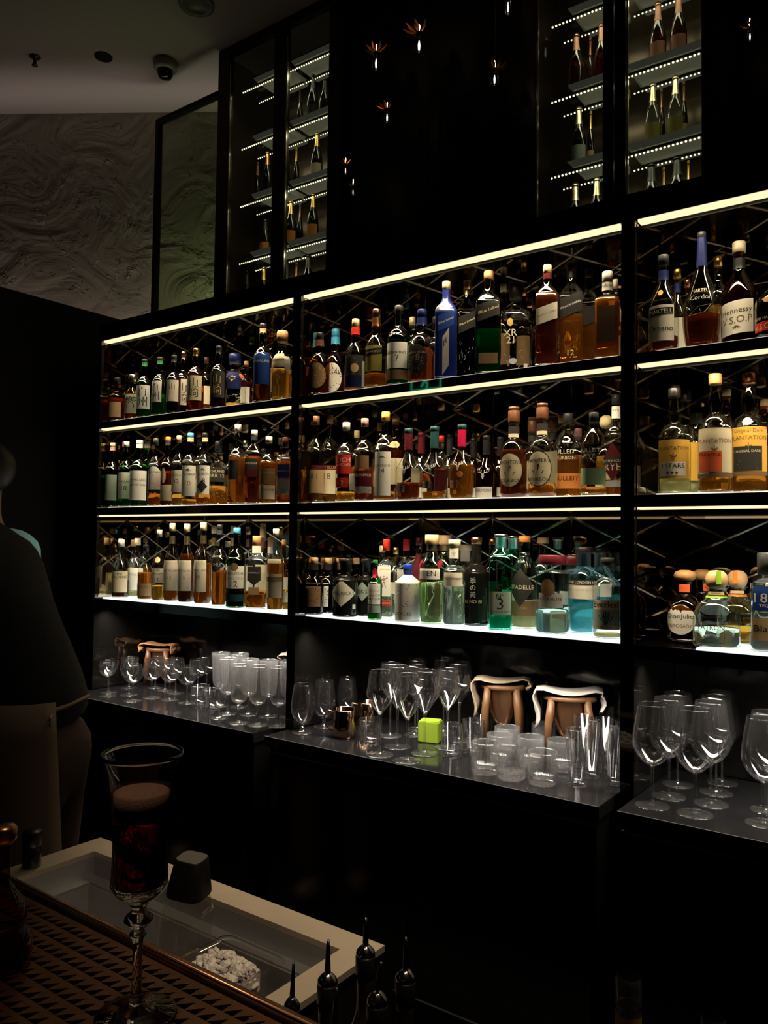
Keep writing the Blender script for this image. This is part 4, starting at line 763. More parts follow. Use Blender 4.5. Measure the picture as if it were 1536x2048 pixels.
RUMG = 'rum bottles, right bay middle shelf'
rumL = L('yellow', .14, .50, [('PLANTATION', .55, .2, 'dkraft'), (FLEUR, .12, .22, 'dkraft'), (CROSSX, None, 1, 'ltgold')], h=66)
row(RUMG, 'right bay middle shelf', ZM, [
 (1349, 778, 62, 'rum', 'pale', 'straw', .14, 'black', [rumL, L('white', .16, .29, [('3 STARS', .45, .34, 'ink'), ('★★★', -.55, .26, 'ink')], h=50, c=-4)], 'pale rum bottle with yellow label and white panel with stars', dict(foil=None)),
 (1431, 749, 66, 'rum', 'clear', 'honey', .14, 'wood', [L('ivory', .16, .53, [('PLANTATION', .42, .2, 'dkraft'), (FLEUR, .05, .18, 'dkraft')], h=66), L('vermil', .17, .34, [('PINEAPPLE', .65, .26, 'maroon')], lines=3, ink='maroon', h=42, c=-18), L('dkraft', .12, .155, h=70)], 'rum bottle with copper cap, cream label and red panel'),
 (1499, 748, 70, 'rum', 'clear', 'honey', .14, 'copper', [L('yellow', .14, .54, [('Original Dark', .82, .1, 'dkraft'), ('PLANTATION', .55, .18, 'dkraft'), (FLEUR, .2, .16, 'dkraft')], h=66), L('char', .18, .38, [('ORIGINAL DARK', .6, .22, 'ivory')], lines=3, ink='grey', h=46, c=-4), L('dkraft', .14, .175, h=66), ('o', 'silver', -4, 16, .55, .62, 0, [])], 'tall rum bottle with gold seal stopper and black label panel'),
 (1454, 779, 44, 'std', 'brown', 'dark', .5, 'cream', [L('char', .2, .5)], 'black bottle with cream cap in the back row between two rums', dict(Y=2.27, detail=0, foil=None)),
 (1530, 800, 46, 'std', 'amber', 'honey', .5, 'tan', [L('char', .2, .5)], 'amber bottle in the back row at the right frame edge', dict(Y=2.27, detail=0)),
 (1372, 785, 56, 'rum', 'pale', 'straw', .14, 'black', [L('yellow', .14, .50)], 'pale bottle with yellow label in the second row behind the stars', dict(Y=2.27, detail=0)),
 (1393, 828, 54, 'seltzer', 'clear', 'water', .14, 'dgrey', [L('paper', .14, .40)], 'clear wide-necked bottle in the back row left of the red panel', dict(Y=2.31, detail=0)),
 (1300, 830, 50, 'rum', 'pale', 'straw', .14, 'black', [L('yellow', .14, .50)], 'pale rum bottle in the back row beside the black post', dict(Y=2.27, detail=0)),
], 'rum_bottle')
# ---- bottom shelf
row('whisky bottles, left bay bottom shelf', 'left bay bottom shelf', ZB, [
 (199, 1077, 22, 'std', 'clear', 'straw', .4, 'tan', [L('ivory', .1, .4)], 'pale bottle with tan cap half behind the left edge', dict(Y=2.2, detail=0)),
 (214, 1079, 27, 'squat', 'clear', 'honey', .18, 'wood', [('a', 'kraft', 0, 56, .10, .52, 0, [('Balvenie', .2, .14, 'dkraft')])], 'amber bottle with tan arched label and wooden cap', dict(Y=2.16)),
 (243, 1080, 34, 'squat', 'smoke', 'dark', .3, 'white', [L('ivory', .10, .46, [('THE', .75, .1), ('BALVENIE', .45, .18)], lines=3, h=58)], 'dark bottle with cream label and white cap', dict(yaw=6)),
 (275, 1077, 34, 'squat', 'clear', 'straw', .1, 'cream', [L('eggwhite', .12, .50, [('WHITE', .4, .14, 'grey')], lines=3)], 'clear bottle with white label and cream cap', dict(Y=2.2)),
 (292, 1090, 30, 'squat', 'clear', 'whisky', .50, 'black', [L('kraft', .08, .30, [('ABERLOUR', .5, .2, 'dkraft')], lines=2, ink='dkraft', h=62)], 'small amber bottle with dark cap and brown label'),
 (319, 1060, 27, 'cognac', 'clear', 'gold', .22, 'cream', [L('paper', .26, .46, [('THE', .75, .14), ('GLENLIVET', .25, .22), ('12', -.55, .24)], h=60), ('o', 'ltgold', 0, 26, .54, .62, 0, [])], 'slim bottle with cream cap and label reading 12', dict(foil='dgreen' if 0 else None)),
 (345, 1047, 32, 'cognac', 'clear', 'whisky', .50, 'ltgold', [L('paper', .15, .53, [('MACALLAN', .32, .11), ('12', -.15, .1)], h=58, lines=2)], 'gold-necked bottle with pale label, first of three alike', dict(foil='ltgold')),
 (374, 1048, 33, 'cognac', 'clear', 'dark', .62, 'ltgold', [L('paper', .16, .54, [('MACALLAN', .32, .11), ('15', -.15, .1)], h=56, c=-6, lines=2)], 'gold-necked bottle with pale label, middle of three alike', dict(foil='ltgold')),
 (407, 1045, 36, 'cognac', 'clear', 'whisky', .50, 'ltgold', [L('paper', .16, .54, [('MACALLAN', .36, .11), ('18', -.05, .1)], h=52, c=-16, lines=2)], 'gold-necked bottle with pale label, rightmost of three alike', dict(foil='ltgold')),
 (440, 1050, 31, 'bulge', 'clear', 'whisky', .44, 'black', [('o', 'char', -20, 44, .42, .60, 0, [('OHU', 0, .34, 'white')])], 'hexagonal amber bottle with round black label', dict(foil='dgrey')),
 (474, 1056, 39, 'std', 'dgreen', 'dark', .3, 'sky', [L('eggwhite', .24, .52, [('SINGLETON', .35, .26), ('GLEN ORD', -.1, .12, 'grey'), ('12', -.6, .28)], h=60), ('o', 'dkraft', 0, 22, .46, .56, 0, []), L('teal', .08, .17, h=70)], 'dark green bottle with bright blue neck and white label', dict(foil='sky')),
 (514, 1072, 47, 'sqstd', 'clear', 'whisky', .24, 'wood', [('v', 'char', 0, 32, .32, .58, 0, [('ABERFELDY', .35, .16, 'grey')]), L('white', .76, .86, h=80), L('kraft', .20, .30, h=26)], 'thick square clear bottle with black hexagon label'),
 (552, 1058, 34, 'std', 'clear', 'honey', .6, 'cream', [L('ivory', .16, .45, lines=3, h=62), ('r', 'dkraft', 0, 62, .36, .41, 0, [('CRAGGANMORE', 0, .6, 'ivory')]), L('ivory', .58, .63, h=50)], 'amber bottle with cream neck and yellowish label', dict(foil='cream')),
 (574, 1140, 18, 'std', 'clear', 'gold', .5, 'black', [L('ivory', .2, .45)], 'small amber bottle against the black post', dict(Y=2.19, detail=0)),
 (228, 1075, 24, 'std', 'clear', 'whisky', .5, 'brown', [L('kraft', .2, .4)], 'brown-capped bottle in the back row behind the arched label', bk),
 (400, 1060, 26, 'std', 'brown', 'dark', .5, 'dgrey', [L('dkraft', .2, .4)], 'dark bottle in the back row left of the third gold neck', bk),
 (428, 1052, 28, 'cognac', 'clear', 'whisky', .5, 'ltgold', [L('paper', .16, .5)], 'gold-necked bottle in the back row left of the round black label', dict(Y=2.26, detail=0, foil='ltgold')),
 (466, 1052, 28, 'cognac', 'clear', 'whisky', .5, 'ltgold', [L('paper', .16, .5)], 'gold-necked bottle in the back row left of the blue neck', dict(Y=2.28, detail=0, foil='ltgold')),
 (497, 1054, 28, 'cognac', 'clear', 'dark', .5, 'bronze', [L('paper', .16, .5)], 'bronze-necked bottle in the back row right of the blue neck', dict(Y=2.28, detail=0, foil='bronze')),
 (526, 1047, 30, 'michter', 'clear', 'dark', .5, 'kraft', [L('ivory', .16, .5)], 'wide wood-capped bottle in the back row behind the black hexagon', dict(Y=2.26, detail=0, foil='brown')),
 (541, 1075, 28, 'sqstd', 'clear', 'whisky', .4, 'wood', [L('white', .76, .86, h=80)], 'wood-capped square bottle in the back row left of the cream neck', dict(Y=2.24, detail=0)),
 (568, 1080, 24, 'std', 'amber', 'whisky', .5, 'wood', [L('ivory', .2, .45)], 'wood-capped bottle in the back row at the black post', bk),
])
row('gin bottles, middle bay bottom shelf', 'middle bay bottom shelf', ZB, [
 (612, 1115, 38, 'squat', 'nearblack', 'dark', .5, 'cork', [L('dkraft', .14, .56, [(ORNATE, 0, .8, 'brown')], h=52)], 'black bottle with cork and brown square label, leftmost', dict(foil='black')),
 (652, 1116, 38, 'squat', 'nearblack', 'dark', .5, 'cork', [L('paper', .12, .54, [(ORNATE, 0, .8, 'ink')], h=40, c=-26)], 'black bottle with cork and black-and-white stamp label', dict(foil='black')),
 (692, 1118, 50, 'botanist', 'inkglass', None, 0, 'cork' if 0 else 'black', [('d', 'paper', -14, 70, .18, .64, 0, [("HENDRICK'S", 0, .14, 'ink'), ('GIN', -.2, .08, 'grey')]), L('paper', .14, .22, h=9, c=48)], 'wide black bottle with white diamond label', dict(yaw=6)),
 (733, 1118, 36, 'botanist', 'inkglass', None, 0, 'black', [('d', 'sage', -14, 60, .26, .60, 0, [("CK'S", 0, .2, 'ink')])], 'black bottle with greenish diamond label behind the wide one', dict(Y=2.20)),
 (751, 1120, 29, 'std', 'green', 'emerald', .2, 'green', [L('eggwhite', .26, .60, [('LONDON', -.15, .2, 'ink'), ('DRY GIN', -.5, .2, 'ink'), ('Tanqueray', .3, .2, 'grey')], h=56), L('sage', .12, .24, h=56), ('o', 'crimson', 0, 40, .70, .86, 0, [])], 'green bottle with red wax seal and white label'),
 (773, 1079, 37, 'sqstd', 'clear', 'limewater', .3, 'red', [L('eggwhite', .28, .66, [('BEEFEATER', .78, .2, 'red'), (FIGURE, -.05, .42, 'maroon')], h=38), L('red', .16, .23, [('LONDON', 0, .4, 'white')], h=40)], 'square clear bottle with red cap and red figure label', dict(foil='red', yaw=-4)),
 (816, 1129, 50, 'nordes', 'ceramic', None, 0, 'blue', [L(None, .26, .70, [(MAP, None, 1, 'grey'), (_rnd(20, 77), None, 1, 'navy')], h=60, c=10), L(None, .08, .22, [('NORDÉS', .1, .5, 'dgrey')], h=50, c=-14)], 'white ceramic bottle with blue cap and map print', dict(foil='blue')),
 (864, 1070, 52, 'ten', 'lime', 'limewater', .46, 'tan', [L('eggwhite', .50, .62, [('TEN', .1, .5, 'ink')], h=50, c=-4), ('o', 'crimson', -62, 12, .62, .72, 0, [])], 'fluted pale green bottle with tan stopper and red seal', dict(rib=(16, .06, .02, .48), foil='silver')),
 (909, 1080, 44, 'botanist', 'clear', 'water', .5, 'cream', [L('paper', .46, .62, [('THE BOTANIST', .1, .3, 'ink')], h=56), L(None, .08, .44, [(_rnd(60, 5, .3, 1), None, 1, 'sage')], h=70), L('white', .78, .90, [(FLEUR, 0, .5, 'grey')], h=60)], 'clear embossed bottle with white neck band and cream cap'),
 (953, 1075, 51, 'kinobi', 'inkglass', None, 0, 'copper', [L(None, .20, .58, [('季', .62, .18, 'grey'), ('の', .20, .15, 'grey'), ('美', -.20, .17, 'grey'), ('KI NO BI', -.62, .1, 'kraft')], h=44, c=-6)], 'black bottle with copper cap and column of characters', dict(cm=1)),
 (1002, 1069, 50, 'key', 'teal', 'emerald', .22, 'silver', [L('sage', .16, .40, [('N°', .62, .22, 'ink'), ('3', -.05, .5, 'ink'), ('LONDON DRY', -.72, .1, 'dgrey')], h=48), L(None, .42, .74, [(KEY, 0, .95, 'char')], h=20, c=-16)], 'teal bottle with iron key and label reading 3', dict(rib=(40, .015, .02, .16), yaw=6)),
 (1049, 1073, 50, 'citadelle', 'pale', 'straw', .30, 'orange', [L('dkraft', .14, .30, [('Gin', .2, .3, 'kraft')], lines=3, ink='kraft', h=66), ('d', 'char', -12, 70, .24, .66, 0, [('CITADELLE', 0, .16, 'ivory')])], 'fluted pale yellow bottle with black diamond label', dict(rib=(20, .06, .45, .74))),
 (1105, 1111, 66, 'fluted', 'ice', 'water', .3, 'maroon', [L('grey', .34, .52, [('ATTRIBUTE', .2, .3, 'ink')], lines=3, ink='dgrey', h=44), ('o', 'dkraft', -10, 24, .48, .70, 0, [])], 'ribbed pale blue bottle with brown disc and flat dark cap', dict(rib=(36, .04, .02, .78))),
 (1168, 1094, 63, 'london', 'blue', 'turq', .40, 'black', [L('paper', .40, .56, [('THE ORIGINAL BLUE GIN', .3, .14, 'grey')], lines=2, ink='grey', h=60), ('r', 'ink', 0, 60, .56, .62, 0, [('THE LONDON N°1', 0, .6, 'white')])], 'turquoise gin bottle with black stopper and white label'),
 (1215, 1116, 58, 'leaf', 'clear', 'straw', .06, 'dgrey', [L('cream', .36, .48, [('Everleaf', .1, .66, 'ink')], h=58), L('sage', .17, .36, [(PLANT, 0, .9, 'dgrey')], h=58), L('kraft', .12, .17, [('MARINE', 0, .5, 'ink')], h=58)], 'clear bottle with grey leaf label at the right post'),
 (765, 1092, 32, 'std', 'clear', 'water', .4, 'ltgold', [L('paper', .2, .5)], 'gold-capped clear bottle in the back row left of the red cap', dict(Y=2.26, detail=0, foil='ltgold')),
 (792, 1096, 30, 'std', 'clear', 'water', .4, 'gold', [L('paper', .2, .5)], 'gold-capped clear bottle in the back row right of the red cap', dict(Y=2.28, detail=0)),
 (813, 1079, 36, 'sqstd', 'clear', 'limewater', .4, 'red', [L('eggwhite', .2, .6)], 'red-capped square bottle in the back row behind the ceramic one', dict(Y=2.26, detail=0, foil='red')),
 (838, 1076, 34, 'std', 'clear', 'red', .6, 'maroon', [L('maroon', .4, .8)], 'dark red bottle in the back row left of the tan stopper', dict(Y=2.31, detail=0, foil='maroon')),
 (891, 1071, 50, 'ten', 'lime', 'limewater', .46, 'tan', [('o', 'crimson', -20, 14, .62, .72, 0, [])], 'fluted pale green bottle with tan stopper in the second row', dict(Y=2.27, detail=0, foil='ltgold')),
 (931, 1090, 42, 'botanist', 'clear', 'water', .5, 'cream', [L('char', .56, .7)], 'clear bottle in the back row left of the black copper-capped one', dict(Y=2.27, detail=0)),
 (951, 1052, 40, 'std', 'clear', 'water', .5, 'dgrey', [L('paper', .2, .5)], 'tall grey-capped bottle in the back row behind the copper cap', dict(Y=2.31, detail=0)),
 (985, 1078, 38, 'std', 'nearblack', 'dark', .5, 'copper', [L('char', .2, .5)], 'copper-capped black bottle in the back row left of the teal one', dict(Y=2.27, detail=0)),
 (1026, 1072, 44, 'key', 'teal', 'emerald', .22, 'silver', [L('sage', .16, .40)], 'teal silver-capped bottle in the second row right of the key', dict(Y=2.27, detail=0)),
 (1086, 1076, 48, 'citadelle', 'pale', 'straw', .30, 'tan', [L('dkraft', .14, .30)], 'pale yellow tan-capped bottle in back, right of the black diamond', dict(Y=2.28, detail=0)),
 (1148, 1112, 60, 'fluted', 'ice', 'water', .3, 'maroon', [L('grey', .34, .52)], 'pale blue flat-capped bottle behind, left of the turquoise one', dict(Y=2.28, detail=0)),
 (1200, 1096, 56, 'london', 'blue', 'turq', .40, 'black', [L('paper', .40, .56)], 'turquoise bottle with black stopper in the second row', dict(Y=2.29, detail=0)),
 (632, 1115, 34, 'squat', 'nearblack', 'dark', .5, 'cork', [L('dkraft', .14, .5)], 'black corked bottle in the back row between the two black ones', dict(Y=2.27, detail=0)),
 (627, 1077, 30, 'std', 'clear', 'water', .5, 'cork', [L('kraft', .2, .5)], 'taller corked bottle in the back row above the black ones', dict(Y=2.35, detail=0)),
 (682, 1117, 36, 'botanist', 'nearblack', 'dark', .5, 'cork', [L('paper', .2, .5)], 'corked black bottle in the back row behind the white diamond', dict(Y=2.27, detail=0)),
 (713, 1116, 36, 'squat', 'nearblack', 'dark', .5, 'cork', [L('kraft', .2, .5)], 'corked black bottle in the back row left of the greenish diamond', dict(Y=2.32, detail=0)),
], 'gin_bottle')
row('tequila bottles, right bay bottom shelf', 'right bay bottom shelf', ZB, [
 (1433, 1141, 88, 'patron', 'pale', 'water', .24, 'cork', [L(None, .06, .40, [('PATRÓN', .25, .26, 'ink'), ([((-.9, -.8), (-.9, .8)), ((-.9, .8), (-.8, .95)), ((-.8, .95), (.8, .95)), ((.8, .95), (.9, .8)), ((.9, .8), (.9, -.8)), ((.9, -.8), (.8, -.95)), ((.8, -.95), (-.8, -.95)), ((-.8, -.95), (-.9, -.8))], None, 1, 'dgrey')], h=34, c=-10), ('r', 'lime', 14, 12, .82, .99, 0, []), L('tan', .68, .72, [('PATRON', 0, .5, 'ink')], h=50)], 'squat clear bottle with round cork stopper and green ribbon', dict(foil='lime', Y=2.185)),
 (1475, 1141, 76, 'patron', 'pale', 'gold', .22, 'cork', [('r', 'orange', -10, 14, .82, .99, 0, []), L('tan', .68, .72, h=50)], 'squat bottle with round cork and orange ribbon behind the green one', dict(foil='orange', Y=2.29)),
 (1370, 1141, 70, 'julio', 'brown', 'dark', .5, 'wood', [('o', 'eggwhite', -10, 46, .10, .52, 0, [('DonJulio', .18, .24, 'ink'), ('REPOSADO', -.42, .14, 'dkraft'), (FLEUR, .62, .14, 'ink')]), L('vermil', .69, .80, h=52, c=-6)], 'dark brown bottle with oval wooden stopper and white label', dict(Y=2.255)),
 (1405, 1140, 66, 'julio', 'brown', 'dark', .5, 'wood', [L('vermil', .69, .80, h=30, c=40)], 'dark brown wooden-stoppered bottle in the back row behind the ribbons', dict(Y=2.36, detail=0)),
 (1540, 1106, 84, 'eighteen', 'clear', 'water', .5, 'dgrey', [('r', 'bluelab', -6, 40, .42, .66, 0, [('1800', .05, .42, 'white'), ('TEQUILA', -.62, .14, 'white')]), L('kraft', .12, .34, [('Blanco', .1, .4, 'ink')], h=40, c=-6), ('r', 'grey', -6, 10, .66, .70, 0, [])], 'square clear bottle with blue label and grey block stopper', dict(Y=2.175, yaw=6)),
], 'tequila_bottle')
# ---- champagne in the tall cabinets
def champ(items, group, where):
    for xc, yt, wp, zi, glass, foil, labc, desc in items:
        Y = YC + 0.16; z = SHZ[zi]; xx = xc
        small = wp < 16
        if small: Y = YC + 0.225
        q = atY(xc, yt, Y); s = ppm(q); R = wp / 2 / s; H = min(max(q.z - z, .18), .295)
        bottle('champagne_bottle', desc + ', ' + where, group, Vector((q.x, Y, z + .001)), R, H, .6 * math.atan2(-q.x, q.y), 'champ', glass, 'whisky' if glass == 'amber' else None, .5, foil, [L(labc, .10, .34, lines=3, h=60)] if labc else [], foil, 0 if small else 1, None, 1)
cw = 'left champagne cabinet'
champ([
 (627, 131, 24, 1, 'nearblack', 'dgrey', 'dgrey', 'dark bottle with grey foil on the highest shelf'),
 (601, 173, 14, 1, 'nearblack', 'dgrey', None, 'small dark bottle on the highest shelf'),
 (650, 157, 22, 1, 'nearblack', 'dgrey', None, 'dark bottle half hidden by the stile, highest shelf'),
 (635, 245, 24, 2, 'dgreen', 'gold', 'ivory', 'tall gold-foiled bottle on the upper middle shelf'),
 (594, 281, 14, 2, 'nearblack', 'gold', None, 'small gold-foiled bottle on the upper middle shelf'),
 (572, 268, 22, 2, 'dgreen', 'gold', None, 'gold-foiled bottle at the door edge, upper middle shelf'),
 (583, 386, 26, 3, 'dgreen', 'gold', 'orange', 'gold-foiled bottle with orange label at the door edge'),
 (601, 397, 14, 3, 'nearblack', 'bronze', None, 'small bronze-foiled bottle beside the orange labels'),
 (627, 370, 24, 3, 'dgreen', 'gold', 'orange', 'gold-foiled bottle with orange label near the right stile'),
 (574, 505, 22, 4, 'nearblack', 'dgrey', None, 'dark bottle at the door edge on the lowest shelf'),
 (594, 517, 14, 4, 'nearblack', 'bronze', None, 'small dark bottle on the lowest shelf'),
 (617, 492, 26, 4, 'nearblack', 'dgrey', 'dgrey', 'dark bottle in the middle of the lowest shelf'),
 (516, 315, 14, 2, 'nearblack', 'rose', None, 'small rose-foiled bottle behind the left door'),
 (536, 290, 22, 2, 'nearblack', 'copper', None, 'copper-foiled bottle behind the left door'),
 (531, 440, 22, 3, 'nearblack', 'dgrey', 'orange', 'dark bottle with orange label behind the left door'),
 (529, 496, 24, 4, 'dgreen', 'gold', None, 'gold-foiled bottle low behind the left door'),
 (494, 540, 22, 4, 'nearblack', 'dgrey', None, 'dark bottle lowest behind the left door'),
], 'champagne bottles in the left cabinet', cw)
champ([
 (1153, 31, 33, 2, 'amber', 'rose', None, 'large rose-foiled bottle on the left door upper shelf'),
 (1181, 67, 15, 2, 'amber', 'copper', None, 'small copper-foiled bottle on the left door upper shelf'),
 (1203, 42, 30, 2, 'amber', 'rose', None, 'rose bottle half hidden by the middle stile'),
 (1158, 186, 33, 3, 'dgreen', 'ltgold', 'sage', 'large green bottle with pale foil behind the left door'),
 (1182, 214, 15, 3, 'nearblack', 'gold', 'kraft', 'small gold-foiled bottle behind the left door'),
 (1151, 313, 38, 4, 'dgreen', 'ltgold', 'dgrey', 'large dark bottle low behind the left door'),
 (1194, 302, 34, 4, 'dgreen', 'ltgold', 'dgrey', 'large dark bottle low beside the middle stile'),
 (1316, -8, 33, 2, 'amber', 'rose', 'rose', 'large rose bottle on the right door upper shelf, left of two'),
 (1357, -12, 33, 2, 'amber', 'rose', 'rose', 'large rose bottle on the right door upper shelf, right of two'),
 (1306, 138, 33, 3, 'pale', 'ltgold', 'olive', 'large pale-foiled bottle behind the right door, left of two'),
 (1323, 167, 15, 3, 'nearblack', 'bronze', None, 'small dark bottle between the two large pale-foiled ones'),
 (1351, 122, 34, 3, 'pale', 'ltgold', 'olive', 'large pale-foiled bottle behind the right door, right of two'),
 (1368, 154, 15, 3, 'nearblack', 'bronze', 'kraft', 'small bronze-foiled bottle right of the large pale-foiled ones'),
 (1303, 255, 42, 4, 'dgreen', 'dgrey', 'dgrey', 'large dark bottle low behind the right door, left of two'),
 (1328, 311, 15, 4, 'nearblack', 'gold', None, 'small gold-foiled bottle between the two lowest dark bottles'),
 (1354, 240, 42, 4, 'dgreen', 'dgrey', 'dgrey', 'large dark bottle low behind the right door, right of two'),
 (1377, 300, 15, 4, 'nearblack', 'gold', None, 'small gold-foiled bottle lowest beside the right stile'),
], 'champagne bottles in the right cabinet', 'right champagne cabinet')
# ------------------------------------------------------------------ glassware
GLASS = thin_glass('drinking_glass', (.97, .97, .97), 1.75, 0.0, .003)
CRYSTAL = thin_glass('cut_crystal', (.93, .93, .93), 1.8, 0.015, .045)  # white diffuse share stands in for LED light spread by the cuts
STEMG = thin_glass('stem_glass', (.95, .95, .94), 2.1, 0.01, .012)
CRYSTALR = real_glass('flute_crystal', (1, 1, 1), 1.50)
def shell(bm, outer, t, n=32, rib=None, sq=None):
    """open vessel with a wall: outer profile bottom to rim; floor thickness from t[1]"""
    w, fl = t; inner = []
    for r, z in outer:
        if z > outer[0][1] + fl: inner.append((max(r - w, .0008), z))
    rim = outer[-1]
    prof = [(0, outer[0][1])] + outer + [(rim[0] - w * .5, rim[1] + w * .4)] + inner[::-1] + [(max(inner[0][0] * .7, .001), outer[0][1] + fl), (0, outer[0][1] + fl)]
    lathe(bm, prof, n, sq, rib, False, False)
GM = {}
def gpart(kind, nm, fn, smooth=True, m=None):
    k = (kind, nm)
    if k not in GM:
        bm = bmesh.new(); fn(bm); bmesh.ops.recalc_face_normals(bm, faces=bm.faces); me = bpy.data.meshes.new(nm); bm.to_mesh(me); bm.free()
        me.polygons.foreach_set('use_smooth', [smooth] * len(me.polygons)); me.materials.append(m or GLASS); GM[k] = me
    return GM[k]
def stemware(kind, bowl, zb, foot_r, stem_r, rib=None, m=None, wall=.0011):
    def f_bowl(b): shell(b, smoothp(bowl, 4), (wall, .004), 40 if not rib else rib[0] * 4, rib)
    def f_stem(b): lathe(b, smoothp([(stem_r * 2.6, .004), (stem_r * 1.5, .009), (stem_r, .02), (stem_r * .95, zb * .6), (stem_r * 1.2, zb * .92), (stem_r * 2.2, zb + .001)], 3), 14)
    def f_foot(b): lathe(b, [(foot_r * .96, 0), (foot_r, .0012), (foot_r * .96, .0020), (foot_r * .5, .0030), (.012, .0048), (.004, .0062)], 36)
    return [('bowl', gpart(kind, 'bowl', f_bowl, True, m)), ('stem', gpart(kind, 'stem', f_stem, True, STEMG)), ('foot', gpart(kind, 'foot', f_foot, True, STEMG))]
def build_kind(kind):
    if kind == 'wine': return stemware(kind, [(.004, .100), (.022, .108), (.041, .130), (.050, .155), (.048, .185), (.042, .225), (.037, .255)], .100, .043, .0036), .255, .0505
    if kind == 'tulip': return stemware(kind, [(.004, .118), (.010, .124), (.025, .145), (.038, .168), (.041, .182), (.038, .205), (.034, .245)], .118, .041, .0036), .245, .0415
    if kind == 'coupe': return stemware(kind, [(.004, .078), (.020, .082), (.030, .094), (.036, .110), (.038, .126)], .078, .034, .003), .126, .038
    if kind == 'nick': return stemware(kind, [(.004, .068), (.020, .073), (.033, .088), (.037, .105), (.034, .125), (.031, .140)], .068, .036, .003), .140, .037
    if kind == 'snifter': return stemware(kind, [(.006, .030), (.022, .038), (.035, .058), (.040, .080), (.038, .110), (.031, .160)], .030, .035, .006), .160, .040
    if kind == 'tasting': return stemware(kind, [(.005, .040), (.016, .045), (.026, .060), (.025, .078), (.019, .105)], .040, .028, .004), .105, .028
    if kind == 'goblet': return stemware(kind, [(.005, .068), (.020, .074), (.027, .085), (.029, .100), (.032, .150), (.035, .198)], .068, .034, .005, (26, .09, .078, .165), CRYSTAL, .0020), .198, .035
    if kind == 'rocks': return [('tumbler', gpart(kind, 'tumbler', lambda b: shell(b, [(.034, 0), (.0365, .004), (.0375, .010), (.0385, .03), (.0385, .058), (.038, .062), (.038, .082)], (.0026, .014), 112, (28, .05, .006, .059)), True, CRYSTAL))], .082, .0385
    if kind == 'rocksx': return [('tumbler', gpart(kind, 'tumbler', f_cross, False, CRYSTAL))], .082, .0385
    if kind == 'highball': return [('tumbler', gpart(kind, 'tumbler', lambda b: shell(b, [(.024, 0), (.0265, .003), (.027, .012), (.0272, .145)], (.0016, .012), 32)))], .145, .0272
    if kind == 'low': return [('tumbler', gpart(kind, 'tumbler', lambda b: shell(b, [(.026, 0), (.030, .003), (.034, .02), (.037, .078)], (.0016, .010), 32)))], .078, .037
    if kind == 'tall': return [('tumbler', gpart(kind, 'tumbler', lambda b: shell(b, [(.030, 0), (.033, .003), (.034, .012), (.0345, .105)], (.0016, .008), 32)))], .105, .0345
def f_cross(b):
    outer = [(.034, 0), (.037, .004)] + [(.0385, .008 + k * .006) for k in range(9)] + [(.0385, .066), (.0385, .082)]
    w, fl, n = .0030, .014, 64
    prof = [(0, 0)] + outer + [(.037, .0825)] + [(r - w, z) for r, z in outer if z > fl][::-1] + [(0, fl)]
    rings = []
    for i, (r, z) in enumerate(prof):
        if r < 1e-6: rings.append([b.verts.new((0, 0, z))]); continue
        ring = []
        for k in range(n):
            a = 2 * PI * k / n; q = r
            if 3 <= i <= 11: q *= 1 - .05 * (1 if ((k + i) % 4 == 0 or (k - i) % 4 == 0) else 0)
            ring.append(b.verts.new((q * math.cos(a), q * math.sin(a), z)))
        rings.append(ring)
    for A, B in zip(rings, rings[1:]):
        for k in range(n):
            v = []
            for u in (A[k % len(A)], A[(k + 1) % len(A)], B[(k + 1) % len(B)], B[k % len(B)]):
                if u not in v: v.append(u)
            if len(v) > 2: b.faces.new(v)
KN = dict(wine=('wine_glass', 'large wine glass', 'wine glass'), tulip=('wine_glass', 'long-stemmed tulip glass', 'wine glass'), coupe=('coupe_glass', 'wide shallow coupe glass', 'glass'),
          nick=('cocktail_glass', 'small round-bowled stemmed glass', 'glass'), snifter=('snifter_glass', 'short-stemmed snifter glass', 'glass'), tasting=('tasting_glass', 'tiny stemmed tasting glass', 'glass'),
          goblet=('crystal_goblet', 'cut crystal stemmed goblet', 'glass'), rocks=('rocks_glass', 'ribbed crystal rocks glass', 'glass'), rocksx=('rocks_glass', 'diamond-cut crystal rocks glass', 'glass'),
          highball=('highball_glass', 'tall narrow highball glass', 'glass'), low=('tumbler_glass', 'plain low tumbler', 'glass'), tall=('tumbler_glass', 'plain straight tumbler', 'glass'))
GP = []
CTOP = -0.66
ORD = ('first', 'second', 'third', 'fourth', 'fifth', 'sixth', 'seventh', 'eighth', 'ninth', 'tenth')
def block(x, y, r): GP.append((x, y, r))
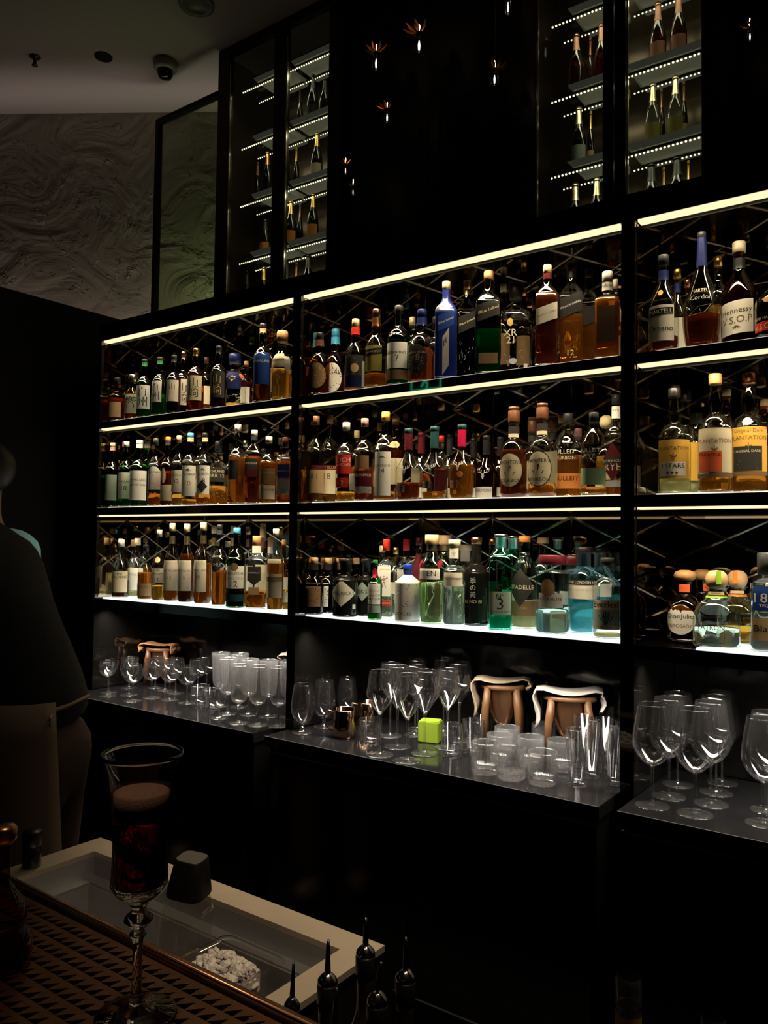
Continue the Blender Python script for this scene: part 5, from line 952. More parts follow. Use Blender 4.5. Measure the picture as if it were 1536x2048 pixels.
def glass(kind, xb, yb, yt, label, group):
    parts, H0, R0 = build_kind(kind); Y0 = min(max(atZ(xb, yb, CTOP).y, 1.978 + R0 + .002), 2.444 - R0 * 1.07); found = False
    for st in range(170):
        Y = Y0 + (st + 1) // 2 * .005 * (1 if st % 2 else -1)
        if Y < Y0 - (.06 if kind in ('snifter', 'tulip', 'tall', 'low') else .14): continue
        if not 1.978 + R0 * .95 < Y < 2.446 - R0 * 1.07: continue
        for dx in (0, .008, -.008, .016, -.016, .026, -.026, .036, -.036):
            p = atY(xb, yb, Y); p = Vector((p.x + dx, Y, CTOP)); s = ppm(p); h = (atY(xb, yt, Y).z - CTOP); k = min(max(h / H0, .82), 1.06); r = R0 * k
            B_ = BAYS if p.y + r > D - .007 else CX
            lo_, hi_ = min(((a, b) for a, b in B_), key=lambda q: abs((q[0] + q[1]) / 2 - p.x))
            p.x = min(max(p.x, lo_ + r + .004), hi_ - r - .004)
            if all((p.x - a) ** 2 + (p.y - b) ** 2 > (r + c + .0008) ** 2 for a, b, c in GP): found = True; break
        if found: break
    if not found: print('NOGLASS', kind, xb, yb); return
    GP.append((p.x, p.y, r)); nm, desc, cat = KN[kind]
    z0 = W(p) + Vector((0, 0, .0006))
    if len(parts) == 1:
        t = bpy.data.objects.new(nm, parts[0][1]); COL.objects.link(t); tag(t, label, cat, group)
    else:
        t = thing(nm, label, cat, (0, 0, 0), 0, group)
        for n_, me in parts:
            o = bpy.data.objects.new(n_, me); COL.objects.link(o); o.parent = t
    t.location = z0; t.scale = (k, k, k); t.rotation_euler = (0, 0, random.uniform(0, 6.28))
def glasses(kind, where, rowname, pts, start=0):
    for i, (x, yb, yt) in enumerate(pts):
        glass(kind, x, yb, yt, '%s, %s from the left in the %s, %s' % (KN[kind][1], ORD[i], rowname, where), KN[kind][1] + 's on the ' + where)

# drinking vessels that must keep their places first
def mug(x, yb, yt, wpx, lab):
    p = atZ(x, yb, CTOP); s = ppm(p); R = wpx / 2 / s; H = atY(x, yt, p.y).z - CTOP
    t = thing('copper_mug', lab, 'mug', W(p) + Vector((0, 0, .0006)), 0, 'copper mugs')
    bm = bmesh.new(); shell(bm, [(R * .9, 0), (R * .97, .003), (R, .01), (R, H)], (.0016, .003), 32); bmesh.ops.recalc_face_normals(bm, faces=bm.faces); obj('mug_body', bm, COPPERM, t, True)
    bm = bmesh.new(); d = Vector((-.85, -.52, 0)); pts = [d * (R * .98) + Vector((0, 0, H * .88)), d * (R * 1.35) + Vector((0, 0, H * .92)), d * (R * 1.72) + Vector((0, 0, H * .72)), d * (R * 1.66) + Vector((0, 0, H * .48)), d * (R * 1.3) + Vector((0, 0, H * .24)), d * (R * .98) + Vector((0, 0, H * .18))]
    tube(bm, pts, .0035, 8); obj('handle', bm, COPPERM, t, True); block(p.x, p.y, R); q = p + d * R * 1.3; block(q.x, q.y, R * .45)
mug(690, 1473, 1418, 50, 'copper mug in front, handle to the left, on the middle counter')
mug(735, 1448, 1404, 44, 'copper mug half hidden behind the first, on the middle counter')
p = atZ(861, 1455, CTOP); q = Vector((p.x, 2.27, CTOP)); q.x = atY(861, 1440, 2.27).x
o = obj('lime_green_box', bx(-.035, .035, -.03, .03, -CZ, .07 - CZ, .003), pbr('lime_card', (.20, .30, .015), .55), None, False, W(q) + Vector((0, 0, .0006))); o.rotation_euler = (0, 0, .3)
tag(o, 'lime green box standing behind the tulip glasses on the counter', 'box'); block(q.x, q.y, .05)
# wooden stands with a draped cloth at the back of the counter
WOODL = pbr('pale_wood', (.17, .08, .032), .45, 0, .4, 0, None, (14, (.10, .045, .016))); WOODD = pbr('brown_wood', (.13, .055, .022), .4)
def cloth(bm, w, d, h, hang_l, hang_r, th=.003, seed=0):
    r = random.Random(seed); pts = []
    for k in range(7): pts.append((-w / 2 - .016 + .006 * math.sin(k), h - hang_l * (1 - k / 6)))
    for k in range(1, 12): x = -w / 2 - .010 + (w + .020) * k / 12; pts.append((x, h + .006 - .012 * math.sin(PI * k / 12)))
    for k in range(7): pts.append((w / 2 + .016 - .004 * math.sin(k * 1.3), h - hang_r * k / 6))
    n = 10; g = []
    for j in range(n + 1):
        y = -d / 2 + d * j / n; row_ = []
        for i, (x, z) in enumerate(pts):
            e = .006 * math.sin(j * 1.1 + i * .6 + seed) * (1 if z < h - .01 else .3)
            row_.append(bm.verts.new((x + (e if z < h - .005 else 0), y + .010 * math.sin(i * .35 + seed), z + (.003 * math.sin(j * .9 + i * .3 + seed) if z > h - .02 else .008 * math.sin(j * 1.3 + seed)))))
        g.append(row_)
    for j in range(n):
        for i in range(len(pts) - 1): bm.faces.new((g[j][i], g[j][i + 1], g[j + 1][i + 1], g[j + 1][i]))
def stand(x, yt, wpx, Y, lab, clab, cm, hl, hr, seed, dark=False):
    a = atY(x, yt, Y); s = ppm(a); Wd = wpx / s; H = a.z - CTOP
    R = Wd / 2; b0, b1 = min(BAYS, key=lambda q: abs((q[0] + q[1]) / 2 - a.x)); a.x = min(max(a.x, b0 + R * 1.25 + .012), b1 - R * 1.25 - .012); Y = min(Y, 2.432 - R * .82)
    rz = .38; t = thing('bucket_stand', lab, 'stand', W(Vector((a.x, Y, CTOP))) + Vector((0, 0, .0006)), rz, 'wooden bucket stands')
    R = Wd / 2
    for k in range(4):
        an = PI / 4 + k * PI / 2; bm = bmesh.new(); c, s_ = math.cos(an), math.sin(an)
        tube(bm, [(c * R * .95, s_ * R * .56, 0.0), (c * R * .86, s_ * R * .52, H * .6), (c * R * .74, s_ * R * .46, H - .012)], [.010, .013, .012], 8); obj('leg', bm, WOODD if dark else WOODL, t, True)
    bm = bmesh.new(); ring = [(R * .74 * math.cos(k * PI / 10), R * .47 * math.sin(k * PI / 10), H - .010) for k in range(20)]; tube(bm, ring, .009, 8, True); obj('ring', bm, WOODD if dark else WOODL, t, True)
    bm = bmesh.new(); lathe(bm, smoothp([(.012, H - .135), (R * .3, H - .125), (R * .52, H - .07), (R * .58, H - .012)], 4), 24, close_top=False); bmesh.ops.scale(bm, vec=(1, .62, 1), verts=bm.verts[:]); obj('copper_bowl', bm, COPPER, t, True)
    c = bmesh.new(); cloth(c, R * 1.62, R * .95, H + .013, hl, hr, seed=seed); o = obj('folded_cloth', c, cm, None, True, t.location); o.rotation_euler = (0, 0, rz)
    md = o.modifiers.new('thickness', 'SOLIDIFY'); md.thickness = .003; md.offset = 1
    tag(o, clab, 'cloth', 'cloths draped over the stands'); block(a.x - R * .5, Y - R * .2, R * .52); block(a.x + R * .5, Y + R * .2, R * .52); block(a.x, Y, R * .5)
LINEN = pbr('cream_linen', (.38, .30, .21), .85, 0, .2, 0, (240, .2, .001)); LINENW = pbr('white_linen', (.50, .46, .41), .85, 0, .2, 0, (240, .2, .001)); LINENB = pbr('brown_linen', (.40, .19, .07), .85)
stand(1152, 1384, 128, 2.40, 'pale wooden stand under the white cloth, right end of middle counter', 'white cloth draped over the wooden stand nearest the right post', LINENW, .115, .06, 1)
stand(1022, 1362, 104, 2.42, 'wooden stand under the cream cloth, behind the straight tumblers', 'cream cloth draped over the wooden stand behind the straight tumblers', LINEN, .12, .02, 2)
stand(646, 1314, 96, 2.42, 'brown wooden stand beside the left post, behind the snifters', 'tan cloth draped over the brown stand beside the left post', LINEN, .02, .09, 3, True)
stand(262, 1282, 66, 2.42, 'brown wooden stand at the far left end behind the coupes', 'orange-brown cloth on the stand behind the coupe glasses', LINENB, .03, .03, 4, True)
RC, MC, LC_ = 'right counter', 'middle counter', 'left counter'
glasses('wine', RC, 'front row', [(1299, 1611, 1408), (1390, 1629, 1418), (1527, 1648, 1436)])
glasses('wine', RC, 'second row', [(1318, 1590, 1394), (1409, 1606, 1402), (1535, 1622, 1424)])
glasses('wine', RC, 'third row', [(1342, 1567, 1384), (1426, 1585, 1392)])
glasses('wine', RC, 'fourth row', [(1364, 1546, 1372), (1444, 1566, 1384)])
glasses('wine', RC, 'back row', [(1300, 1540, 1362), (1334, 1528, 1346), (1400, 1535, 1354), (1461, 1550, 1370)])
glasses('snifter', MC, 'front row', [(588, 1462, 1366), (634, 1451, 1358)])
glasses('snifter', MC, 'second row', [(609, 1440, 1356), (660, 1438, 1350), (706, 1434, 1346)])
glasses('snifter', MC, 'back row', [(683, 1424, 1337), (724, 1424, 1335), (748, 1434, 1345)])
glasses('rocks', MC, 'front row', [(970, 1545, 1470), (1085, 1567, 1489)])
glasses('rocks', MC, 'second row', [(999, 1527, 1459), (1062, 1532, 1462), (1121, 1540, 1464)])
glasses('rocks', MC, 'back row', [(1014, 1510, 1447), (1047, 1505, 1442), (1096, 1516, 1449), (1132, 1512, 1440)])
glasses('rocksx', MC, 'front row', [(1022, 1557, 1480)])
glasses('highball', MC, 'front row', [(1152, 1571, 1457), (1223, 1568, 1455)])
glasses('highball', MC, 'second row', [(1180, 1554, 1440), (1207, 1543, 1430)])
glasses('highball', MC, 'back row', [(1170, 1530, 1425), (1232, 1520, 1408)])
glasses('low', MC, 'front row', [(741, 1489, 1438)])
glasses('tulip', MC, 'front row', [(759, 1510, 1342), (814, 1523, 1348), (849, 1507, 1341)])
glasses('tulip', MC, 'second row', [(794, 1494, 1332), (876, 1490, 1336)])
glasses('tulip', MC, 'third row', [(780, 1472, 1326), (826, 1478, 1330), (905, 1478, 1322)])
glasses('tulip', MC, 'back row', [(852, 1462, 1320), (887, 1464, 1316), (926, 1462, 1306), (976, 1452, 1310)])
glasses('tall', MC, 'front row', [(903, 1513, 1448), (946, 1508, 1440)])
glasses('tall', MC, 'back row', [(926, 1490, 1434), (965, 1486, 1428), (1008, 1475, 1404), (1064, 1472, 1407)])
glasses('coupe', LC_, 'front row', [(217, 1385, 1298), (258, 1376, 1292), (300, 1372, 1294)])
glasses('coupe', LC_, 'second row', [(205, 1370, 1280), (240, 1364, 1282), (282, 1362, 1286)])
glasses('coupe', LC_, 'back row', [(222, 1358, 1272), (303, 1356, 1285), (320, 1352, 1288)])
glasses('nick', LC_, 'front row', [(265, 1402, 1325), (303, 1396, 1315), (339, 1400, 1311), (374, 1406, 1314)])
glasses('nick', LC_, 'second row', [(258, 1390, 1316), (340, 1384, 1308), (395, 1388, 1308), (413, 1374, 1306)])
glasses('tasting', LC_, 'front row', [(438, 1437, 1359)])
glasses('low', LC_, 'front row', [(399, 1413, 1371), (424, 1420, 1378)])
glasses('goblet', LC_, 'front row', [(477, 1447, 1311), (512, 1450, 1314), (548, 1452, 1306)])
glasses('goblet', LC_, 'second row', [(455, 1428, 1300), (497, 1430, 1304), (530, 1432, 1302)])
glasses('goblet', LC_, 'back row', [(440, 1412, 1300), (478, 1414, 1298), (562, 1432, 1297)])

# ------------------------------------------------------------------ the front bar
TZ = -0.404
t = thing('drip_tray', 'copper drip tray with rows of triangular holes on the front bar', 'tray', W((-0.75, 0.34, TZ)))
bm = bmesh.new(); X0, X1, Ya, Yb = -1.22, -0.30, 0.150, 0.512; cw_, rh, band = .0135, .0178, .0042
ny = int((Yb - Ya) / rh); nx = int((X1 - X0) / cw_)
for j in range(ny):
    y0 = Ya + j * rh; y1 = y0 + rh - band; y2 = y0 + rh
    v = [bm.verts.new((x + .75, y - .34, 0)) for x, y in ((X0, y1), (X0 + nx * cw_, y1), (X0 + nx * cw_, y2), (X0, y2))]; bm.faces.new(v)
    for i in range(nx):
        x0 = X0 + i * cw_; x1 = x0 + cw_
        v = [bm.verts.new((x + .75, y - .34, 0)) for x, y in ((x0, y0), (x0 + .0012, y0), (x1, y1 - .0008), (x1, y1), (x0, y1))]; bm.faces.new(v)
o = obj('perforated_plate', bm, pbr('brown_copper_plate', (.26, .125, .06), .38, 1.0, .5, 0, (90, .15, .0006)), t); md = o.modifiers.new('thickness', 'SOLIDIFY'); md.thickness = .0012
bm = bmesh.new(); zc = CZ + TZ
for q in ((X0 - .008, X1 + .008, Yb, Yb + .010), (X0 - .008, X1 + .008, Ya - .010, Ya), (X0 - .008, X0, Ya, Yb), (X1, X1 + .008, Ya, Yb)): box(bm, q[0] + .75, q[1] + .75, q[2] - .34, q[3] - .34, -.014, .004)
bmesh.ops.bevel(bm, geom=bm.edges[:], offset=.0015, segments=2, affect='EDGES'); obj('raised_rim', bm, COPPER, t, True)
bm = bmesh.new(); box(bm, X0 + .75, X1 + .75, Ya - .34, Yb - .34, -.0140, -.0130); obj('tray_pan', bm, MATT, t)
t = thing('front_bar', 'black front bar top carrying the copper tray, at the lower left', 'counter', (0, 0, 0))
obj('bar_top', bx(-2.2, 1.6, -.45, .505, TZ - .060 - 0, TZ - .0145), BLACK, t); obj('bar_body', bx(-2.2, 1.6, -.35, .40, -CZ, TZ - .061), MATT, t)

# flute of red drink on the tray
p = atZ(272, 2033, TZ); s = ppm(p); P0z = .0046
t = thing('champagne_flute', 'cut-glass flute of foamy dark red drink on the copper tray', 'glass', W(p) + Vector((0, 0, .0006))); k = 1 / s
def zz(y): return (2033 - y) * k
kn = [(.006, zz(1812)), (.017, zz(1795)), (.0235, zz(1775)), (.0238, zz(1760)), (.0232, zz(1700)), (.0245, zz(1620)), (.0285, zz(1560)), (.0345, zz(1512))]
bm = bmesh.new(); shell(bm, smoothp(kn, 4), (.0017, .008), 80, (20, .05, zz(1770), zz(1640))); bmesh.ops.recalc_face_normals(bm, faces=bm.faces); obj('bowl', bm, CRYSTALR, t, True)
bm = bmesh.new(); lathe(bm, smoothp([(.014, .005), (.006, .014), (.0042, .03), (.0042, zz(1890)), (.0075, zz(1872)), (.0045, zz(1862)), (.0115, zz(1848)), (.0115, zz(1838)), (.006, zz(1824)), (.008, zz(1813))], 3), 18); obj('stem', bm, CRYSTALR, t, True)
bm = bmesh.new(); lathe(bm, [(.033, 0), (.034, .0015), (.033, .0026), (.022, .0052), (.010, .0085), (.005, .013)], 72, None, (18, .05, .002, .006)); obj('foot', bm, CRYSTALR, t, True)
zl = zz(1640)
bm = bmesh.new(); lathe(bm, [(.012, zz(1795) + .006), (.0205, zz(1772)), (.0206, zz(1700)), (.0215, zl)], 40); obj('red_drink', bm, liquid('red_drink', (.50, .015, .010), .55), t, True)
bm = bmesh.new(); lathe(bm, [(.0215, zl + .0002), (.0225, zz(1612)), (.0236, zz(1590)), (.0215, zz(1587)), (.010, zz(1584)), (0, zz(1583))], 40); obj('foam', bm, pbr('drink_foam', (.20, .115, .08), .8, 0, .3, 0, (900, .6, .0008)), t, True)

# brown decanter at the left edge, small dark bottle behind it
p = atZ(2, 1930, TZ); s = ppm(p); k = 1 / s
t = thing('bitters_bottle', 'brown flared glass bottle with copper top, cut by the left edge', 'bottle', W(p) + Vector((0, 0, .0006)))
bm = bmesh.new(); lathe(bm, smoothp([(46 * k, 0), (56 * k, 6 * k), (58 * k, 40 * k), (50 * k, 68 * k), (44 * k, 78 * k), (47 * k, 92 * k), (40 * k, 120 * k), (22 * k, 150 * k), (12 * k, 172 * k), (11 * k, 250 * k)], 4), 32, close_top=False); obj('glass_body', bm, thin_glass('amber_bitters_glass', (.62, .30, .14), 1.5), t, True)
bm = bmesh.new(); lathe(bm, [(40 * k, 4 * k), (52 * k, 10 * k), (53 * k, 40 * k), (45 * k, 66 * k)], 32); obj('liquid', bm, liquid('bitters', (.16, .035, .012), .3), t, True)
bm = bmesh.new(); lathe(bm, [(12 * k, 236 * k), (22 * k, 246 * k), (23 * k, 268 * k), (18 * k, 274 * k), (6 * k, 276 * k)], 24); obj('copper_top', bm, COPPER, t, True)

# ------------------------------------------------------------------ ice well behind the front bar
WZ = -0.75
XL, XR, YF, YBk = -1.757, -0.876, 0.600, 1.233
ia, ib = atZ(187, 1703, WZ), atZ(682, 1897, WZ)
ix0, ix1, iyb = ia.x, ib.x, (ia.y + ib.y) / 2; iyf = YF + .06
t = thing('ice_well', 'stainless steel ice well with wide brushed rim behind the front bar', 'ice well', W(((XL + XR) / 2, (YF + YBk) / 2, WZ))); off = -t.location
def part(nm, bm, m, sm=False):
    bmesh.ops.translate(bm, verts=bm.verts[:], vec=off); return obj(nm, bm, m, t, sm)
bm = bmesh.new()
for q in ((XL, XR, iyb, YBk), (XL, XR, YF, iyf), (XL, ix0, iyf, iyb), (ix1, XR, iyf, iyb)): box(bm, q[0], q[1], q[2], q[3], WZ - .012 + CZ, WZ + CZ)
part('rim', bm, STEEL)
bm = bmesh.new(); lz, fz = WZ - .055, WZ - .20
for q in ((ix0 - .004, ix0, iyf, iyb, lz, WZ - .0125), (ix1, ix1 + .004, iyf, iyb, lz, WZ - .0125), (ix0, ix1, iyb, iyb + .004, lz, WZ - .0125),
          (ix0, ix0 + .03, iyf, iyb - .03, lz - .004, lz), (ix1 - .03, ix1, iyf, iyb - .03, lz - .004, lz), (ix0, ix1, iyb - .03, iyb, lz - .004, lz),
          (ix0 + .026, ix0 + .03, iyf, iyb - .03, fz, lz - .0045), (ix1 - .03, ix1 - .026, iyf, iyb - .03, fz, lz - .0045), (ix0 + .03, ix1 - .03, iyb - .034, iyb - .03, fz, lz - .0045),
          (ix0 + .03, ix1 - .03, iyf, iyb - .034, fz - .004, fz)): box(bm, q[0], q[1], q[2], q[3], q[4] + CZ, q[5] + CZ)
part('basin', bm, STEELD)
bm = bmesh.new()
for q in ((XL + .01, XL + .02, YF, YBk - .01), (XR - .02, XR - .01, YF, YBk - .01), (XL + .02, XR - .02, YBk - .02, YBk - .01)): box(bm, q[0], q[1], q[2], q[3], 0, WZ - .013 + CZ)
part('base_panels', bm, MATT)
# tub of crushed ice
ICE = pbr('crushed_ice', (.62, .58, .55), .35, 0, .5, 0, (60, .5, .01)); CLEARP = thin_glass('clear_plastic', (.90, .88, .84), 1.5)
c1 = atZ(616, 1874, -.775); TX1, TYb = c1.x + .028, c1.y - .004; TX0, TYf = TX1 - .168, TYb - .30; TT, TB = -.775, -.875
TYb = min(TYb, iyb - .045); 
t = thing('ice_tub', 'clear plastic tub heaped with crushed ice in the steel well', 'tub', W(((TX0 + TX1) / 2, (TYb + TYf) / 2, TB))); off = -t.location
def tub(bm):
    L_ = []
    def ringp(ins, z): 
        r = .02; pts = []
        for cx, cy_, a0 in ((TX1 - ins - r, TYb - ins - r, 0), (TX0 + ins + r, TYb - ins - r, 90), (TX0 + ins + r, TYf + ins + r, 180), (TX1 - ins - r, TYf + ins + r, 270)):
            for k in range(5): a = math.radians(a0 + k * 22.5); pts.append(bm.verts.new((cx + r * math.cos(a), cy_ + r * math.sin(a), z + CZ)))
        return pts
    R_ = [ringp(.03, TB), ringp(.022, TT - .012), ringp(.016, TT - .002), ringp(.002, TT), ringp(0, TT - .005)]
    for A, B in zip(R_, R_[1:]):
        for k in range(20): bm.faces.new((A[k], A[(k + 1) % 20], B[(k + 1) % 20], B[k]))
    bm.faces.new(R_[0][::-1])
bm = bmesh.new(); tub(bm); part('tub_wall', bm, CLEARP, True)
def shard(bm, c, r, rnd):
    m = Matrix.Translation(c) @ Matrix.Rotation(rnd.uniform(0, 6), 4, Vector((rnd.random(), rnd.random(), rnd.random() + .1)).normalized()) @ Matrix.Diagonal((r * rnd.uniform(.7, 1.4), r * rnd.uniform(.6, 1.2), r * rnd.uniform(.5, 1), 1))
    bmesh.ops.create_icosphere(bm, subdivisions=1, radius=1, matrix=m)
rn = random.Random(3); bm = bmesh.new(); hy_ = (TYb - TYf) / 2 - .034
cx_, cy2 = (TX0 + TX1) / 2, (TYb + TYf) / 2
for _ in range(650):
    u, v = rn.uniform(-1, 1), rn.uniform(-1, 1); hgt = .036 * (1 - u * u) * (1 - v * v)
    shard(bm, Vector((cx_ + u * .044, cy2 + v * (hy_ - .016), CZ + TT - .012 + rn.uniform(-.02, 1) * (hgt + .004) - (.03 if rn.random() < .2 else 0))), rn.uniform(.005, .011), rn)
for v in bm.verts: v.co += Vector((rn.uniform(-.001, .001), rn.uniform(-.001, .001), rn.uniform(-.001, .001)))
box(bm, cx_ - .045, cx_ + .045, cy2 - hy_ + .004, cy2 + hy_ - .004, TB + .004 + CZ, TT - .016 + CZ)
o = obj('crushed_ice', bm, ICE); o['kind'] = 'stuff'; tag(o, 'crushed ice heaped in the clear plastic tub', 'ice')
# loose ice in the well
rn = random.Random(5); bm = bmesh.new()
for x, y in ((165, 1802), (178, 1812), (186, 1806), (196, 1824), (212, 1835), (228, 1842), (240, 1848), (252, 1846), (205, 1812), (222, 1826)):
    q = atZ(x, y, fz + .012)
    if ix0 + .05 < q.x < ix1 - .05 and q.y < iyb - .05: shard(bm, W((q.x, q.y, fz + .011)), .010, rn)
if len(bm.verts):
    o = obj('loose_ice', bm, pbr('clear_ice', (.35, .36, .38), .15, 0, .6)); o['kind'] = 'stuff'; tag(o, 'few loose ice chips lying on the steel floor of the well', 'ice')
# whipper bottle standing in the well
Yi = 1.06; a = atY(378, 1722, Yi); b0 = atY(352, 1888, Yi); s = ppm(a); k = 1 / s; zb = fz
t = thing('clear_flask', 'clear plastic flask with tapered black cap standing in the ice well', 'flask', W(Vector((atY(360, 1860, Yi).x, Yi, fz + .0006))), .25)
t.rotation_euler = (0, math.radians(4), .35); t.location.z += .006
Ht = (a.z - fz); hc = 74 * k
bm = bmesh.new(); sqf_ = lambda z: 4
lathe(bm, smoothp([(40 * k, 0), (44 * k, .005), (46 * k, Ht - hc - 60 * k), (42 * k, Ht - hc - 22 * k), (36 * k, Ht - hc - 4 * k), (34 * k, Ht - hc + 8 * k)], 4), 32, sqf_, close_top=False); obj('flask_body', bm, CLEARP, t, True)
bm = bmesh.new(); lathe(bm, [(38 * k, Ht - hc), (39 * k, Ht - hc + 5 * k), (29 * k, Ht - 4 * k), (27 * k, Ht - 1 * k)], 32, sqf_); obj('cap', bm, pbr('black_rubber', (.004, .004, .004), .5, 0, .15), t, True)
bm = bmesh.new(); lathe(bm, [(27 * k, Ht - 1 * k), (26 * k, Ht), ], 32, sqf_); obj('cap_top', bm, pbr('cap_top_grey', (.09, .085, .075), .5), t)
bm = bmesh.new(); PZ = Prof([(50 * k / (50 * k), 0), (1, 1)], 4, 2, 50 * k, Ht)
at = lambda u, v, o_: PZ.pt(math.radians(-58) + u * .5, Ht * .42 + v * .03, o_)
letters(bm, at, 'iSi', 0, .32, 50 * k, .5, .03, .0012, 0); obj('printed_letters', bm, MATT, t)

# pourer bottles in the speed rail
t = thing('speed_rail', 'black steel bottle rail right of the ice well', 'rail', W((-.2, .80, -.90))); off = -t.location
bm = bmesh.new(); box(bm, -.83, .55, .53, 1.20, -.905 + CZ, -.90 + CZ); box(bm, -.83, .55, 1.195, 1.20, -.90 + CZ, -.80 + CZ); part('rail_shelf', bm, MATT)
bm = bmesh.new(); box(bm, -.82, .54, .54, 1.19, 0, -.906 + CZ); part('rail_base', bm, MATT)
DARKG = pbr('dark_bottle', (.012, .010, .009), .08, 0, .6)
def pourer(x, ytip, ydome, wpx, Y, lab, lean=0):
    a = atY(x, ydome, Y); s = ppm(a); k = 1 / s; zt = a.z; H = zt + .90; R = wpx / 2 * k
    t = thing('pourer_bottle', lab, 'bottle', W(Vector((a.x, Y, -.90 + .0006))), 0, 'bottles with steel pourers'); hs = (ydome - ytip) * k
    bm = bmesh.new(); lathe(bm, smoothp([(.031, 0), (.033, .004), (.033, H * .52), (.028, H * .62), (R * .9, H * .74), (R * .86, H - .03)], 3), 24); obj('glass_body', bm, DARKG, t, True)
    bm = bmesh.new(); lathe(bm, [(R * .95, H - .032), (R, H - .030), (R, H - .008), (R * .96, H - .006)], 24); obj('collar', bm, pbr('black_collar', (.01, .01, .01), .25), t, True)
    bm = bmesh.new(); lathe(bm, smoothp([(R * .96, H - .006), (R * .94, H - .001), (R * .6, H + .005), (R * .34, H + .008)], 3), 24); obj('steel_dome', bm, CHROME, t, True)
    bm = bmesh.new(); d = Vector((-.2 + lean, .1, 1)).normalized(); tube(bm, [Vector((0, 0, H + .004)), Vector((0, 0, H + .012)), Vector((0, 0, H + .012)) + d * hs * .5, Vector((0, 0, H + .012)) + d * (hs - .010)], [R * .34, R * .30, R * .22, R * .14], 12); obj('spout', bm, pbr('dark_steel', (.20, .23, .27), .18, 1.0), t, True)
pourer(731, 1842, 1902, 40, .92, 'pourer bottle in front of the right corner of the ice well', .1)
pourer(655, 1888, 1958, 42, .85, 'pourer bottle overlapping the right rim of the ice well', .12)
pourer(584, 1932, 2008, 34, .76, 'pourer bottle just behind the tray rim', .15)
pourer(755, 1930, 1998, 44, .79, 'pourer bottle with upright spout, lowest at the frame bottom', .28)
pourer(811, 1882, 1952, 42, .90, 'pourer bottle standing apart on the right, dim spout', .12)
pourer(668, 1985, 2070, 40, .70, 'pourer bottle of which only the spout shows above the frame bottom', .2)
def neck(x, yt, wpx, Y, lab, col, H):
    a = atY(x, yt, Y); s = ppm(a); R = wpx / 2 / s; zt = a.z; z0 = zt - H
    t = thing('open_bottle', lab, 'bottle', W(Vector((a.x, Y, -.8994)))); h = zt + .8994
    bm = bmesh.new(); lathe(bm, smoothp([(.034, 0), (.037, .004), (.038, h - .16), (.036, h - .105), (R * 1.15, h - .072), (R, h - .060), (R * .98, h - .030), (R * 1.02, h - .026), (R * 1.02, h - .006), (R * .95, h)], 4), 28, close_top=False); obj('glass_body', bm, thin_glass('grey_bottle_glass', (.62, .60, .56), 1.7, .02, .10), t, True)  # diffuse haze and lighter tint put in so the dim glass shows
    bm = bmesh.new(); lathe(bm, [(R * 1.03, h - .058), (R * 1.02, h - .034)], 28, close_top=False, close_bottom=False); obj('neck_label', bm, pbr('ochre_label', col, .6), t, True)
    bm = bmesh.new(); lathe(bm, [(.0365, h - .30), (.0385, h - .29), (.0385, h - .17), (.037, h - .165)], 28, close_top=False, close_bottom=False); obj('label', bm, pbr('dark_label', (.02, .02, .02), .6), t, True)
neck(1257, 1950, 50, .75, 'open clear bottle neck with ochre band at the bottom edge', (.45, .26, .04), .30)
neck(1426, 2032, 48, .72, 'open bottle mouth just showing at the bottom edge, lower right', (.2, .18, .14), .28)
# small black bottle and cap on the left rim
q = atZ(40, 1722, WZ); s = ppm(q); k = 1 / s; q.x = max(q.x, XL + .03)
t = thing('black_jar', 'small ribbed black jar on the left rim of the ice well', 'jar', W(q) + Vector((0, 0, .0006)))
bm = bmesh.new(); lathe(bm, [(17 * k, 0), (18 * k, 2 * k), (18 * k, 34 * k), (16 * k, 36 * k), (16 * k, 38 * k)], 24); obj('jar_body', bm, pbr('black_plastic', (.010, .010, .010), .25), t, True)
bm = bmesh.new(); lathe(bm, [(17 * k, 39 * k), (18 * k, 41 * k), (18 * k, 66 * k), (16 * k, 69 * k)], 24); obj('lid', bm, pbr('black_plastic_lid', (.016, .012, .012), .3), t, True)

# ------------------------------------------------------------------ people
def skin(name, pts, edges, m, parent, sub=2, root=0):
    me = bpy.data.meshes.new(name); me.from_pydata([p[:3] for p in pts], edges, []); me.materials.append(m)
    o = bpy.data.objects.new(name, me); COL.objects.link(o)
    if parent: o.parent = parent
    o.modifiers.new('skin', 'SKIN').use_smooth_shade = True
    for i, p in enumerate(pts):
        sv = me.skin_vertices[0].data[i]; r = p[3]; sv.radius = r if isinstance(r, tuple) else (r, r)
    me.skin_vertices[0].data[root].use_root = True
    sb = o.modifiers.new('subdivision', 'SUBSURF'); sb.levels = sub; sb.render_levels = sub
    return o
SKIN = pbr('skin', (.36, .21, .14), .5); KNIT = pbr('dark_knit', (.012, .012, .013), .9, 0, .2, 0, (180, .5, .002)); JEANS = pbr('brown_trousers', (.030, .017, .012), .8, 0, .2, 0, (120, .3, .001))
APRON = pbr('tan_apron', (.17, .125, .085), .85, 0, .2, 0, (150, .3, .001)); HAIR = pbr('dark_hair', (.008, .006, .005), .5); BLUES = pbr('light_blue_shirt', (.20, .42, .55), .8, 0, .2, 0, (40, .4, .004))
